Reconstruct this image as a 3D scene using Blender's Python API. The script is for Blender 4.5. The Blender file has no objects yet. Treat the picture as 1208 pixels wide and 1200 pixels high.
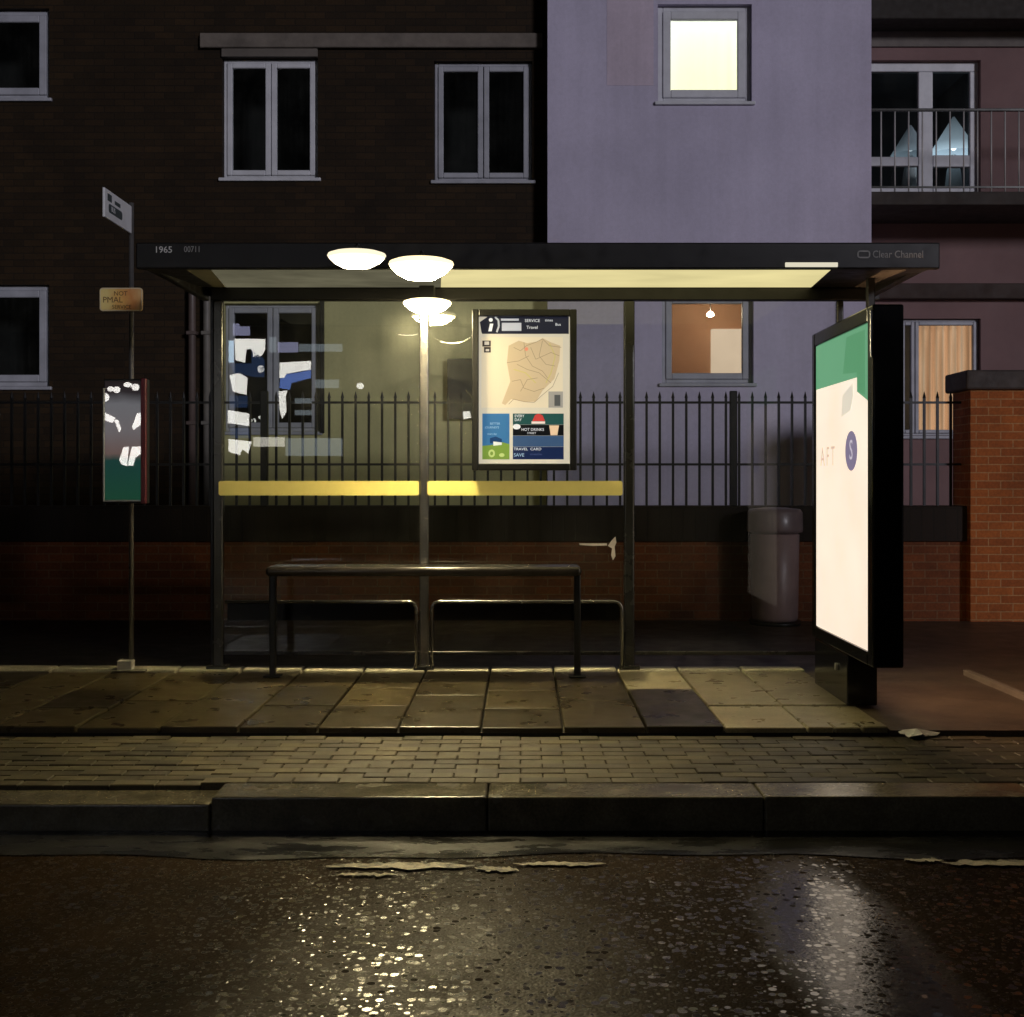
import bpy, bmesh, math, random
from mathutils import Vector, Matrix
random.seed(7)
R = math.radians
scene = bpy.context.scene
COL = scene.collection

# ------------------------------------------------------------------ helpers
F, CX, CY, EYE = 1475.0, 614.0, 568.0, 1.27      # focal length (px), vanishing point, eye height
def X(px, d): return (px - CX) / F * d
def Z(py, d): return EYE + (CY - py) / F * d
def lin(r, g, b):
    f = lambda c: (c/255/12.92) if c/255 <= .04045 else ((c/255+.055)/1.055)**2.4
    return (f(r), f(g), f(b))

BASE = {}          # world base of each thing
def thing(name, label, cat, loc=(0, 0, 0), group=None):
    o = bpy.data.objects.new(name, None); COL.objects.link(o)
    o.location = loc; o.empty_display_size = .1
    o['label'] = label; o['category'] = cat
    if group: o['group'] = group
    BASE[o.name] = Vector(loc)
    return o
def wbase(p):
    b = Vector((0, 0, 0))
    while p is not None:
        b = b + Vector(p.location); p = p.parent
    return b
def obj(name, bm, mat, parent=None, smooth=False, origin=None):
    """link bmesh (world coordinates) as one object; origin = world origin"""
    bmesh.ops.recalc_face_normals(bm, faces=bm.faces)
    pb = wbase(parent)
    org = Vector(origin) if origin is not None else pb
    bmesh.ops.translate(bm, verts=bm.verts, vec=-org)
    me = bpy.data.meshes.new(name); bm.to_mesh(me); bm.free()
    if smooth:
        for p in me.polygons: p.use_smooth = True
    o = bpy.data.objects.new(name, me); COL.objects.link(o)
    if mat:
        for m in (mat if isinstance(mat, (list, tuple)) else [mat]): me.materials.append(m)
    o.location = org - pb
    if parent: o.parent = parent
    return o
def tag(o, label, cat, group=None):
    o['label'] = label; o['category'] = cat
    if group: o['group'] = group
    return o
def struct(name, bm, mat, smooth=False):
    o = obj(name, bm, mat, None, smooth); o['kind'] = 'structure'; return o

def NB(): return bmesh.new()
def box(bm, x0, x1, y0, y1, z0, z1, bev=0, seg=2, mi=0):
    t = bmesh.new()
    r = bmesh.ops.create_cube(t, size=1)
    for v in t.verts:
        v.co = Vector((x0+(v.co.x+.5)*(x1-x0), y0+(v.co.y+.5)*(y1-y0), z0+(v.co.z+.5)*(z1-z0)))
    if bev: bmesh.ops.bevel(t, geom=t.edges[:], offset=bev, segments=seg, affect='EDGES', profile=.5)
    merge(bm, t, mi)
    return bm
def merge(bm, t, mi=0):
    mp = {}
    for v in t.verts: mp[v] = bm.verts.new(v.co)
    for f in t.faces:
        try:
            nf = bm.faces.new([mp[v] for v in f.verts]); nf.material_index = mi; nf.smooth = f.smooth
        except ValueError: pass
    t.free()
def tube(bm, pts, r, n=12, cap=True):
    pts = [Vector(p) for p in pts]; rings = []
    up = None
    for i, p in enumerate(pts):
        if i == 0: d = pts[1]-p
        elif i == len(pts)-1: d = p-pts[i-1]
        else: d = (pts[i+1]-p).normalized()+(p-pts[i-1]).normalized()
        d.normalize()
        if up is None:
            up = Vector((0, 0, 1)) if abs(d.z) < .9 else Vector((1, 0, 0))
        a = d.cross(up)
        if a.length < 1e-4: a = d.cross(Vector((0, 1, 0)))
        a.normalize(); b = a.cross(d).normalized(); up = b
        rings.append([bm.verts.new(p + r*(math.cos(2*math.pi*k/n)*a + math.sin(2*math.pi*k/n)*b)) for k in range(n)])
    for i in range(len(rings)-1):
        for k in range(n):
            f = bm.faces.new((rings[i][k], rings[i][(k+1) % n], rings[i+1][(k+1) % n], rings[i+1][k])); f.smooth = True
    if cap:
        bm.faces.new(rings[0][::-1]); bm.faces.new(rings[-1])
    return bm
def arc_corner(a, c, b, r, n=6):
    """points rounding corner c between a and b"""
    a, c, b = Vector(a), Vector(c), Vector(b)
    p0 = c+(a-c).normalized()*r; p1 = c+(b-c).normalized()*r
    return [((1-t)**2)*p0+2*t*(1-t)*c+t*t*p1 for t in [i/n for i in range(n+1)]]
def lathe(bm, prof, c, n=40):
    rings = []
    for (r, z) in prof:
        if r < 1e-5: rings.append([bm.verts.new((c[0], c[1], c[2]+z))])
        else: rings.append([bm.verts.new((c[0]+r*math.cos(2*math.pi*k/n), c[1]+r*math.sin(2*math.pi*k/n), c[2]+z)) for k in range(n)])
    for A, B in zip(rings, rings[1:]):
        for k in range(n):
            a0, a1 = A[k % len(A)], A[(k+1) % len(A)]; b0, b1 = B[k % len(B)], B[(k+1) % len(B)]
            vs = []
            for v in (a0, a1, b1, b0):
                if v not in vs: vs.append(v)
            if len(vs) > 2:
                f = bm.faces.new(vs); f.smooth = True
    return bm
def flat(bm, pts2, org, xd, yd, th):
    """polygon given in a plane (org, xd, yd), extruded by th along the plane's normal"""
    org, xd, yd = Vector(org), Vector(xd), Vector(yd); nn = xd.cross(yd).normalized()
    lo = [bm.verts.new(org+x*xd+y*yd) for x, y in pts2]
    hi = [bm.verts.new(org+x*xd+y*yd+nn*th) for x, y in pts2]
    bm.faces.new(hi); bm.faces.new(lo[::-1])
    for i in range(len(lo)):
        j = (i+1) % len(lo); bm.faces.new((lo[i], lo[j], hi[j], hi[i]))
    return bm
def rect(x0, y0, x1, y1): return [(x0, y0), (x1, y0), (x1, y1), (x0, y1)]
def rrect(x0, y0, x1, y1, r, n=5):
    out = []
    for cx, cy, a in ((x1-r, y0+r, -90), (x1-r, y1-r, 0), (x0+r, y1-r, 90), (x0+r, y0+r, 180)):
        for k in range(n+1):
            t = R(a+90*k/n); out.append((cx+r*math.cos(t), cy+r*math.sin(t)))
    return out
def circ(cx, cy, rx, ry=None, n=28):
    ry = ry or rx
    return [(cx+rx*math.cos(2*math.pi*k/n), cy+ry*math.sin(2*math.pi*k/n)) for k in range(n)]
def ribbon(bm, pts, w, org, xd, yd, th):
    for (a, b) in zip(pts, pts[1:]):
        a, b = Vector(a), Vector(b); d = b-a
        if d.length < 1e-6: continue
        n = Vector((-d.y, d.x)).normalized()*w/2
        flat(bm, [a-n, b-n, b+n, a+n], org, xd, yd, th)
def text_bm(s, size, org, xd, yd, th=.001, align='LEFT', squeeze=1.0):
    cu = bpy.data.curves.new('t', 'FONT'); cu.body = s; cu.size = size; cu.align_x = align; cu.align_y = 'CENTER'
    cu.extrude = th/2; cu.resolution_u = 3
    o = bpy.data.objects.new('t', cu); COL.objects.link(o)
    bpy.context.view_layer.update()
    me = bpy.data.meshes.new_from_object(o.evaluated_get(bpy.context.evaluated_depsgraph_get()))
    bm = bmesh.new(); bm.from_mesh(me)
    bpy.data.objects.remove(o); bpy.data.curves.remove(cu); bpy.data.meshes.remove(me)
    org, xd, yd = Vector(org), Vector(xd), Vector(yd); nn = xd.cross(yd)
    for v in bm.verts: v.co = org + v.co.x*squeeze*xd + v.co.y*yd + (v.co.z+th/2)*nn
    return bm
FX, FZ = (1, 0, 0), (0, 0, 1)                 # plane facing the street (-Y)

def wall_bm(x0, x1, z0, z1, yf, yb, holes, bm=None):
    """wall with real openings: holes = (x0,x1,z0,z1)"""
    bm = bm or NB()
    xs = sorted({x0, x1, *[min(max(h[i], x0), x1) for h in holes for i in (0, 1)]})
    zs = sorted({z0, z1, *[min(max(h[i], z0), z1) for h in holes for i in (2, 3)]})
    V = {}
    def v(i, j, y):
        k = (i, j, y)
        if k not in V: V[k] = bm.verts.new((xs[i], y, zs[j]))
        return V[k]
    def solid(i, j):
        if i < 0 or j < 0 or i >= len(xs)-1 or j >= len(zs)-1: return False
        cx, cz = (xs[i]+xs[i+1])/2, (zs[j]+zs[j+1])/2
        return not any(h[0] < cx < h[1] and h[2] < cz < h[3] for h in holes)
    for i in range(len(xs)-1):
        for j in range(len(zs)-1):
            if not solid(i, j): continue
            bm.faces.new((v(i, j, yf), v(i+1, j, yf), v(i+1, j+1, yf), v(i, j+1, yf)))
            bm.faces.new((v(i, j, yb), v(i, j+1, yb), v(i+1, j+1, yb), v(i+1, j, yb)))
            if not solid(i-1, j): bm.faces.new((v(i, j, yf), v(i, j+1, yf), v(i, j+1, yb), v(i, j, yb)))
            if not solid(i+1, j): bm.faces.new((v(i+1, j, yf), v(i+1, j, yb), v(i+1, j+1, yb), v(i+1, j+1, yf)))
            if not solid(i, j-1): bm.faces.new((v(i, j, yf), v(i, j, yb), v(i+1, j, yb), v(i+1, j, yf)))
            if not solid(i, j+1): bm.faces.new((v(i, j+1, yf), v(i+1, j+1, yf), v(i+1, j+1, yb), v(i, j+1, yb)))
    return bm

# ------------------------------------------------------------------ materials
class NT:
    def __init__(s, name):
        s.m = bpy.data.materials.new(name); s.m.use_nodes = True
        s.t = s.m.node_tree; s.n = s.t.nodes; s.n.clear()
        s.out = s.n.new('ShaderNodeOutputMaterial')
    def node(s, typ, **kw):
        n = s.n.new(typ)
        for k, v in kw.items():
            if k in n.inputs.keys() if isinstance(k, str) else False: pass
            setattr(n, k, v)
        return n
    def L(s, a, b): s.t.links.new(a, b)
    def math(s, op, a, b=None, clamp=False):
        n = s.n.new('ShaderNodeMath'); n.operation = op; n.use_clamp = clamp
        for i, q in enumerate((a, b)):
            if q is None: continue
            if isinstance(q, (int, float)): n.inputs[i].default_value = q
            else: s.L(q, n.inputs[i])
        return n.outputs[0]
    def vmath(s, op, a, b=None, scale=None):
        n = s.n.new('ShaderNodeVectorMath'); n.operation = op
        for i, q in enumerate((a, b)):
            if q is None: continue
            if isinstance(q, (tuple, list)): n.inputs[i].default_value = q
            else: s.L(q, n.inputs[i])
        if scale is not None:
            if isinstance(scale, (int, float)): n.inputs['Scale'].default_value = scale
            else: s.L(scale, n.inputs['Scale'])
        return n.outputs[0]
    def noise(s, vec, scale, detail=4, rough=.55):
        n = s.n.new('ShaderNodeTexNoise'); n.inputs['Scale'].default_value = scale
        n.inputs['Detail'].default_value = detail; n.inputs['Roughness'].default_value = rough
        s.L(vec, n.inputs['Vector']); return n.outputs[0]
    def ramp(s, fac, stops):
        n = s.n.new('ShaderNodeValToRGB'); e = n.color_ramp.elements
        while len(e) < len(stops): e.new(.5)
        for q, (p, c) in zip(e, stops):
            q.position = p; q.color = (c, c, c, 1) if isinstance(c, (int, float)) else (*c, 1)
        s.L(fac, n.inputs[0]); return n.outputs[0]
    def mix(s, fac, a, b, blend='MIX'):
        n = s.n.new('ShaderNodeMix'); n.data_type = 'RGBA'; n.blend_type = blend
        for i, q in ((0, fac), (6, a), (7, b)):
            if isinstance(q, (int, float)): n.inputs[i].default_value = q if i == 0 else (q, q, q, 1)
            elif isinstance(q, (tuple, list)): n.inputs[i].default_value = (*q, 1)
            else: s.L(q, n.inputs[i])
        return n.outputs[2]
    def pos(s):
        return s.n.new('ShaderNodeNewGeometry').outputs['Position']
    def bump(s, h, strength, dist=.01, normal=None):
        n = s.n.new('ShaderNodeBump'); n.inputs['Strength'].default_value = strength; n.inputs['Distance'].default_value = dist
        s.L(h, n.inputs['Height'])
        if normal is not None: s.L(normal, n.inputs['Normal'])
        return n.outputs[0]
    def bsdf(s, color, rough=.5, metal=0, spec=None, normal=None, coat=0, emis=None, estr=0):
        b = s.n.new('ShaderNodeBsdfPrincipled')
        def put(k, q):
            if isinstance(q, (int, float)): b.inputs[k].default_value = q
            elif isinstance(q, (tuple, list)): b.inputs[k].default_value = (*q, 1)
            else: s.L(q, b.inputs[k])
        put('Base Color', color); put('Roughness', rough); put('Metallic', metal)
        if spec is not None: put('Specular IOR Level', spec)
        if coat: put('Coat Weight', coat); b.inputs['Coat Roughness'].default_value = .03
        if normal is not None: s.L(normal, b.inputs['Normal'])
        if emis is not None: put('Emission Color', emis); put('Emission Strength', estr)
        s.L(b.outputs[0], s.out.inputs[0]); return s.m

def paint(name, col, rough=.5, var=.25, scale=6, metal=0, bump=.15, bscale=60, coat=0, spec=None, streak=0):
    rv = .35 if metal or bump == 0 else 1.0
    """painted / plain surface with uneven tone and slight texture"""
    t = NT(name); p = t.pos()
    f = t.noise(p, scale, 6, .6)
    c = t.mix(t.ramp(f, [(.3, 0), (.7, 1)]), tuple(v*(1-var) for v in col), tuple(min(1, v*(1+var)) for v in col))
    if streak:
        k = t.math('MULTIPLY', t.noise(t.vmath('MULTIPLY', p, (7, 7, .35)), 1, 5, .6), t.ramp(t.noise(p, .7, 4), [(.35, .5), (.7, 1)]))
        c = t.mix(1, c, t.ramp(k, [(.18, 1), (.62, 1-streak)]), 'MULTIPLY')
        c = t.mix(1, c, t.ramp(t.noise(p, 30, 5, .7), [(.3, .93), (.7, 1.05)]), 'MULTIPLY')
    r = t.ramp(t.noise(p, scale*3, 4), [(.3, max(.02, rough-.08*rv)), (.7, min(1, rough+.1*rv))])
    n = t.bump(t.noise(p, bscale, 3), bump, .004) if bump else None
    return t.bsdf(c, r, metal, spec, n, coat)
def glow(name, col, s, var=0.0, scale=4):
    t = NT(name); e = t.n.new('ShaderNodeEmission'); e.inputs[1].default_value = s
    if var:
        f = t.noise(t.pos(), scale, 3)
        c = t.mix(t.ramp(f, [(.3, 0), (.7, 1)]), tuple(v*(1-var) for v in col), tuple(v*(1+var*.4) for v in col)); t.L(c, e.inputs[0])
    else: e.inputs[0].default_value = (*col, 1)
    t.L(e.outputs[0], t.out.inputs[0]); return t.m
def backlit(name, col, s, gloss=.3):
    """printed film lit from behind"""
    t = NT(name)
    return t.bsdf(tuple(min(.8, v)*.3 for v in col), gloss, 0, .3, None, 0, col, s*.8)
def glass(name, tint=(1, 1, 1), ior=1.5, dirt=.05, rough=0.0):
    t = NT(name)
    tr = t.n.new('ShaderNodeBsdfTransparent'); tr.inputs[0].default_value = (*tint, 1)
    gl = t.n.new('ShaderNodeBsdfGlossy'); gl.inputs['Roughness'].default_value = rough; gl.inputs[0].default_value = (1, 1, 1, 1)
    fr = t.n.new('ShaderNodeFresnel'); fr.inputs[0].default_value = ior
    m1 = t.n.new('ShaderNodeMixShader'); t.L(fr.outputs[0], m1.inputs[0]); t.L(tr.outputs[0], m1.inputs[1]); t.L(gl.outputs[0], m1.inputs[2])
    df = t.n.new('ShaderNodeBsdfDiffuse'); df.inputs[0].default_value = (.55, .55, .48, 1)
    m2 = t.n.new('ShaderNodeMixShader')
    p = t.pos(); f = t.noise(p, 2.2, 7, .68)
    st = t.noise(t.vmath('MULTIPLY', p, (22, 22, 1.2)), 1, 3)
    f = t.math('MULTIPLY', t.ramp(f, [(.4, .15), (.75, 1)]), t.ramp(st, [(.3, .4), (.7, 1)]))
    t.L(t.math('MULTIPLY', f, dirt), m2.inputs[0]); t.L(m1.outputs[0], m2.inputs[1]); t.L(df.outputs[0], m2.inputs[2])
    t.L(m2.outputs[0], t.out.inputs[0]); return t.m
def brick(name, c1, c2, mort, scale=1.0, rough=.75, spec=.25, bump=.5, bw=.225, rh=.075, offs=(0, 0)):
    t = NT(name); p = t.pos()
    sp = t.n.new('ShaderNodeSeparateXYZ'); t.L(p, sp.inputs[0])
    u = t.math('ADD', t.math('ADD', sp.outputs[0], sp.outputs[1]), offs[0])
    cb = t.n.new('ShaderNodeCombineXYZ'); t.L(u, cb.inputs[0]); t.L(sp.outputs[2], cb.inputs[1])
    wob = t.noise(p, 3, 2)
    b = t.n.new('ShaderNodeTexBrick'); t.L(cb.outputs[0], b.inputs['Vector'])
    b.inputs['Scale'].default_value = 1; b.inputs['Brick Width'].default_value = bw; b.inputs['Row Height'].default_value = rh
    b.inputs['Mortar Size'].default_value = .006; b.inputs['Mortar Smooth'].default_value = .3; b.inputs['Bias'].default_value = 0
    b.inputs['Color1'].default_value = (*c1, 1); b.inputs['Color2'].default_value = (*c2, 1); b.inputs['Mortar'].default_value = (*mort, 1)
    d = t.ramp(t.noise(p, 1.3, 6, .65), [(.3, .6), (.75, 1.2)])
    g = t.ramp(t.noise(p, 45, 4), [(.3, .8), (.7, 1.15)])
    col = t.mix(1, t.mix(1, b.outputs['Color'], d, 'MULTIPLY'), g, 'MULTIPLY')
    h = t.math('ADD', t.math('MULTIPLY', b.outputs['Fac'], -1), t.math('MULTIPLY', t.noise(p, 70, 4), .35))
    return t.bsdf(col, rough, 0, spec, t.bump(h, bump, .008))
def wetstone(name, col, rough=.35, var=.5, jit=.02, scale=3, island=.6, bump=.25):
    """wet paving: tone differs stone by stone, each stone sits at its own slight tilt"""
    t = NT(name); g = t.n.new('ShaderNodeNewGeometry'); p = g.outputs['Position']; ri = g.outputs['Random Per Island']
    f = t.ramp(t.noise(p, scale, 7, .65), [(.3, 1-var), (.72, 1+var*.5)])
    c = t.mix(1, tuple(col), t.ramp(ri, [(0, 1-island), (1, 1+island*.35)]), 'MULTIPLY')
    c = t.mix(1, c, f, 'MULTIPLY')
    c = t.mix(1, c, t.ramp(t.noise(p, 90, 3), [(.3, .75), (.7, 1.2)]), 'MULTIPLY')
    wn = t.n.new('ShaderNodeTexWhiteNoise'); wn.noise_dimensions = '1D'; t.L(ri, wn.inputs['W'])
    j = t.vmath('SCALE', t.vmath('SUBTRACT', wn.outputs['Color'], (.5, .5, .5)), None, jit)
    nn = t.vmath('NORMALIZE', t.vmath('ADD', g.outputs['Normal'], j))
    h = t.math('ADD', t.noise(p, 9, 4), t.math('MULTIPLY', t.noise(p, 160, 3), .35))
    r = t.ramp(t.noise(p, 6, 3, .5), [(.2, max(.08, rough-.10)), (.8, min(.9, rough+.16))])
    return t.bsdf(c, r, 0, .5, t.bump(h, bump, .006, nn))

def bowl(name, col, side, down, pw=2.2):
    t = NT(name); e = t.n.new('ShaderNodeEmission'); g = t.n.new('ShaderNodeNewGeometry')
    sp = t.n.new('ShaderNodeSeparateXYZ'); t.L(g.outputs['Normal'], sp.inputs[0])
    k = t.math('POWER', t.math('MULTIPLY', sp.outputs[2], -1, True), pw)
    t.L(t.math('ADD', t.math('MULTIPLY', k, down), side), e.inputs[1]); e.inputs[0].default_value = (*col, 1)
    t.L(e.outputs[0], t.out.inputs[0]); return t.m

M = {}
M['black_metal'] = paint('black_metal', (.010, .010, .010), .32, .15, 3, bump=0)
M['black_gloss'] = paint('black_gloss', (.006, .006, .006), .14, .1, 1.5, bump=0)
M['fascia'] = paint('fascia', (.010, .009, .008), .42, .3, 4, bump=.05)
M['grey_metal'] = paint('grey_metal', (.42, .42, .40), .3, .2, 8, metal=.7, bump=0)
M['post_metal'] = paint('post_metal', (.06, .06, .056), .26, .10, 2, metal=.6, bump=0)
M['steel'] = paint('steel', (.30, .29, .28), .24, .08, 2, metal=.9, bump=0)
M['white_frame'] = paint('white_frame', (.66, .67, .70), .45, .12, 5, bump=.04)
M['white_frame_b'] = paint('white_frame_b', (.42, .43, .47), .45, .15, 5, bump=.04)
M['render_white'] = paint('render_white', (.62, .575, .73), .92, .13, .5, bump=.5, bscale=170, streak=.13)
M['render_olive'] = paint('render_olive', (.64, .60, .29), .9, .10, 1.0, bump=.5, bscale=170, streak=.15)
M['render_mauve'] = paint('render_mauve', (.22, .135, .13), .9, .14, 1.2, bump=.5, bscale=170)
M['concrete'] = paint('concrete', (.15, .13, .11), .85, .25, 3, bump=.4, bscale=90)
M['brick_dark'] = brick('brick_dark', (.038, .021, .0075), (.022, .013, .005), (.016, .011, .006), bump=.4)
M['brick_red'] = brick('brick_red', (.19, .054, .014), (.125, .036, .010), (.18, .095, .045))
M['brick_coping'] = brick('brick_coping', (.020, .012, .0065), (.014, .009, .005), (.013, .010, .006), bw=.11, rh=.34)
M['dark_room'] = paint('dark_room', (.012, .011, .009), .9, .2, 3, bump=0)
M['window_glass'] = glass('window_glass', (.85, .88, .88), 1.5, .02)
M['shelter_glass'] = glass('shelter_glass', (.93, .95, .93), 1.5, .055)
M['clear_glass'] = glass('clear_glass', (.95, .96, .95), 1.22, .03)
M['case_glass'] = glass('case_glass', (.97, .97, .97), 1.55, .05)
M['yellow'] = paint('yellow', (.93, .80, .26), .5, .08, 3, bump=.03)
M['soffit'] = paint('soffit', (.38, .36, .24), .6, .15, 3, bump=.05)
M['lamp'] = bowl('lamp', (1.0, .82, .46), 1.8, 300, 6)
M['lamp_b'] = bowl('lamp_b', (1.0, .88, .62), 1.2, 28, 7)
M['mirror_lamp'] = bowl('mirror_lamp', (1.0, .84, .46), 4.0, 400, 5)
M['diffuser'] = glow('diffuser', (1.0, .87, .42), .80, .15, 1.4)
M['diffuser_dim'] = glow('diffuser_dim', (1.0, .92, .58), .13, .35, 2.5)

# ------------------------------------------------------------------ ground
S_FRONT, S_BACK = 6.46, 8.52        # slab paving
BLK, KF, KB = -.045, 5.214, 5.46    # block paving height, kerb front and back
RZ = -.19                           # road level
# road: wet asphalt with proud stones that catch the lamps
def road_mat():
    t = NT('wet_asphalt'); g = t.n.new('ShaderNodeNewGeometry'); p = g.outputs['Position']
    def vor(scale):
        v = t.n.new('ShaderNodeTexVoronoi'); v.inputs['Scale'].default_value = scale; v.inputs['Randomness'].default_value = 1
        t.L(p, v.inputs['Vector']); return v
    v1, v2, v3 = vor(33), vor(90), vor(61)
    # water lies in two worn hollows of the wheel track, and thinly elsewhere
    xyz = t.n.new('ShaderNodeSeparateXYZ'); t.L(p, xyz.inputs[0])
    def hollow(cx, cy, sx_, sy_):
        u = t.math('MULTIPLY', t.math('SUBTRACT', xyz.outputs[0], cx), 1/sx_); v = t.math('MULTIPLY', t.math('SUBTRACT', xyz.outputs[1], cy), 1/sy_)
        return t.math('SUBTRACT', 1, t.math('ADD', t.math('MULTIPLY', u, u), t.math('MULTIPLY', v, v)), True)
    hol = hollow(1.04, 3.8, .31, 1.25)
    gold = t.math('MULTIPLY', hollow(-.22, 3.3, .75, 1.55), t.ramp(t.noise(p, 4, 4), [(.3, .4), (.7, 1)]))
    wet = t.ramp(t.math('ADD', hol, t.math('MULTIPLY', t.math('SUBTRACT', t.noise(p, 2.6, 5, .65), .5), .8)), [(.12, 0), (.70, 1)])
    sep = t.n.new('ShaderNodeSeparateColor'); t.L(v1.outputs['Color'], sep.inputs[0])
    edge = t.ramp(v1.outputs['Distance'], [(.40, 1), (.50, 0)])
    big = t.math('MULTIPLY', t.ramp(sep.outputs[0], [(.56, 0), (.60, 1)]), edge)            # some stones stand proud
    sep3 = t.n.new('ShaderNodeSeparateColor'); t.L(v3.outputs['Color'], sep3.inputs[0])
    small = t.math('MULTIPLY', t.ramp(sep3.outputs[0], [(.62, 0), (.66, 1)]), t.ramp(v3.outputs['Distance'], [(.36, 1), (.46, 0)]))
    chip = t.math('MAXIMUM', big, small)
    cj = t.n.new('ShaderNodeMix'); cj.data_type = 'VECTOR'; t.L(big, cj.inputs[0]); t.L(v3.outputs['Color'], cj.inputs[4]); t.L(v1.outputs['Color'], cj.inputs[5])
    dry = t.math('ADD', t.math('MULTIPLY', sep.outputs[1], .34), .14)
    film = t.math('ADD', t.math('MULTIPLY', t.math('POWER', sep.outputs[1], 2.0), .2), .02)
    mxa = t.n.new('ShaderNodeMix'); t.L(wet, mxa.inputs[0]); t.L(dry, mxa.inputs[2]); t.L(film, mxa.inputs[3])
    amp = mxa.outputs[0]
    j1 = t.vmath('SCALE', t.vmath('SUBTRACT', cj.outputs[1], (.5, .5, .5)), None, amp)
    j2 = t.vmath('SCALE', t.vmath('SUBTRACT', v2.outputs['Color'], (.5, .5, .5)), None, t.math('SUBTRACT', .16, t.math('MULTIPLY', wet, .12)))
    jm = t.n.new('ShaderNodeMix'); jm.data_type = 'VECTOR'; t.L(chip, jm.inputs[0]); t.L(j2, jm.inputs[4]); t.L(j1, jm.inputs[5])
    nn = t.vmath('NORMALIZE', t.vmath('ADD', g.outputs['Normal'], jm.outputs[1]))
    h = t.math('MULTIPLY', v2.outputs['Distance'], -.8)
    col = t.mix(chip, (.031, .0175, .0070), (.036, .022, .010))
    col = t.mix(1, col, t.ramp(t.noise(p, 2.2, 6, .65), [(.3, .5), (.7, 1.25)]), 'MULTIPLY')
    r = t.mix(chip, t.mix(wet, t.mix(gold, .62, .40), .20), t.mix(wet, .20, .11))
    sp = t.mix(chip, t.mix(wet, t.mix(gold, .04, .26), .42), t.mix(wet, .6, 1.0))
    bn = t.bump(h, .3, .01, nn)
    bn.node.inputs['Strength'].default_value = .3; t.L(t.math('MULTIPLY', t.math('SUBTRACT', 1, chip), t.math('SUBTRACT', .32, t.math('MULTIPLY', wet, .29))), bn.node.inputs['Strength'])
    return t.bsdf(col, r, 0, sp, bn)
def gutter_mat():
    t = NT('wet_gutter'); p = t.pos()
    h = t.math('ADD', t.noise(p, 30, 4), t.math('MULTIPLY', t.noise(p, 140, 3), .5))
    c = t.mix(t.noise(p, 3, 5), (.010, .011, .012), (.028, .027, .025))
    r = t.ramp(t.noise(t.vmath('MULTIPLY', p, (1, 3, 1)), 2.5, 5, .6), [(.35, .1), (.65, .5)])
    return t.bsdf(c, r, 0, .5, t.bump(h, .35, .006))
M['road'] = road_mat(); M['gutter'] = gutter_mat()
b = NB(); box(b, -400, 400, -400, 400, -.6, -.42); struct('ground', b, paint('earth', (.03, .028, .022), .9, .3, .4))
b = NB(); box(b, -60, 60, -5.6, KF, -.40, RZ); struct('road', b, M['road'])
# gutter strip along the kerb
b = NB()
n = 120
for k in range(n):
    x0, x1 = -9+18*k/n, -9+18*(k+1)/n
    e = lambda x: 4.86+.035*math.sin(x*2.3+.4)+.02*math.sin(x*7.1)
    v = [b.verts.new(q) for q in ((x0, e(x0), RZ+.004), (x1, e(x1), RZ+.004), (x1, KF-.002, RZ+.004), (x0, KF-.002, RZ+.004))]
    b.faces.new(v)
bmesh.ops.remove_doubles(b, verts=b.verts, dist=1e-4)
struct('gutter', b, M['gutter'])
# worn edge line on the road
def worn_line():
    t = NT('worn_paint'); p = t.pos()
    f = t.math('ADD', t.noise(p, 17, 6, .75), t.math('MULTIPLY', t.noise(p, 5, 3), .6))
    k = t.ramp(f, [(.70, 0), (.82, 1)])
    c = t.mix(k, (.03, .026, .02), (.75, .69, .56))
    return t.bsdf(c, t.ramp(f, [(.6, .35), (.9, .2)]), 0, .5, t.bump(t.noise(p, 60, 4), .6, .006))
b = NB()
for (px0, px1, y0, w) in ((385, 560, 4.73, .075), (560, 612, 4.70, .055), (605, 715, 4.75, .045), (1066, 1112, 4.80, .04), (1112, 1260, 4.76, .07), (395, 470, 4.62, .03)):
    m = 18; xs0, xs1 = X(px0, y0), X(px1, y0); prev = None
    for k in range(m+1):
        x = xs0+(xs1-xs0)*k/m; a = min(1, 4*min(k, m-k)/m+.15)
        hh = w*a*(.7+.5*random.random())
        off = random.uniform(-.012, .012) - (.03*k/m if px0 == 560 else 0)
        q = (b.verts.new((x, y0+off-hh/2, RZ+.008)), b.verts.new((x, y0+off+hh/2, RZ+.008)))
        if prev: b.faces.new((prev[0], q[0], q[1], prev[1]))
        prev = q
struct('road_marking', b, worn_line())
# kerb stones
b = NB()
kx = [X(248, KF)+1.155*i for i in range(-9, 9)]
for x0 in kx:
    drop = .03 if x0 < X(240, KF) else 0
    gap = .0025
    box(b, x0+gap, x0+1.155-gap, KF, KB, RZ-.15, BLK-drop+random.uniform(-.003, .003), .009, 3)
struct('kerb', b, wetstone('kerb_stone', (.17, .15, .10), .20, .5, .015, 5, .35, .35))
# block paving
b = NB(); bl, bw = .20, .10
rows = int((S_FRONT-KB)/bw)+1
bh = (S_FRONT-.004-KB-.004)/rows
for r in range(rows):
    y0 = KB+.004+r*bh
    x = -6.6+(r % 2)*bl/2
    while x < 6.6:
        dz = random.uniform(-.004, .003)
        if x < X(250, 5.7): dz -= .012*max(0, 1-(y0-KB)/.6)
        box(b, x+.0014, x+bl-.0014, y0+.0014, y0+bh-.0014, -.12, BLK+dz, .004, 1)
        x += bl
struct('block_paving', b, wetstone('block_stone', (.085, .068, .033), .60, .5, .04, 4, .55, .35))
b = NB(); box(b, -60, 60, KB, S_FRONT, -.30, BLK-.055); struct('paving_bed', b, paint('bed_sand', (.026, .021, .013), .8, .3, 6))
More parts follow.
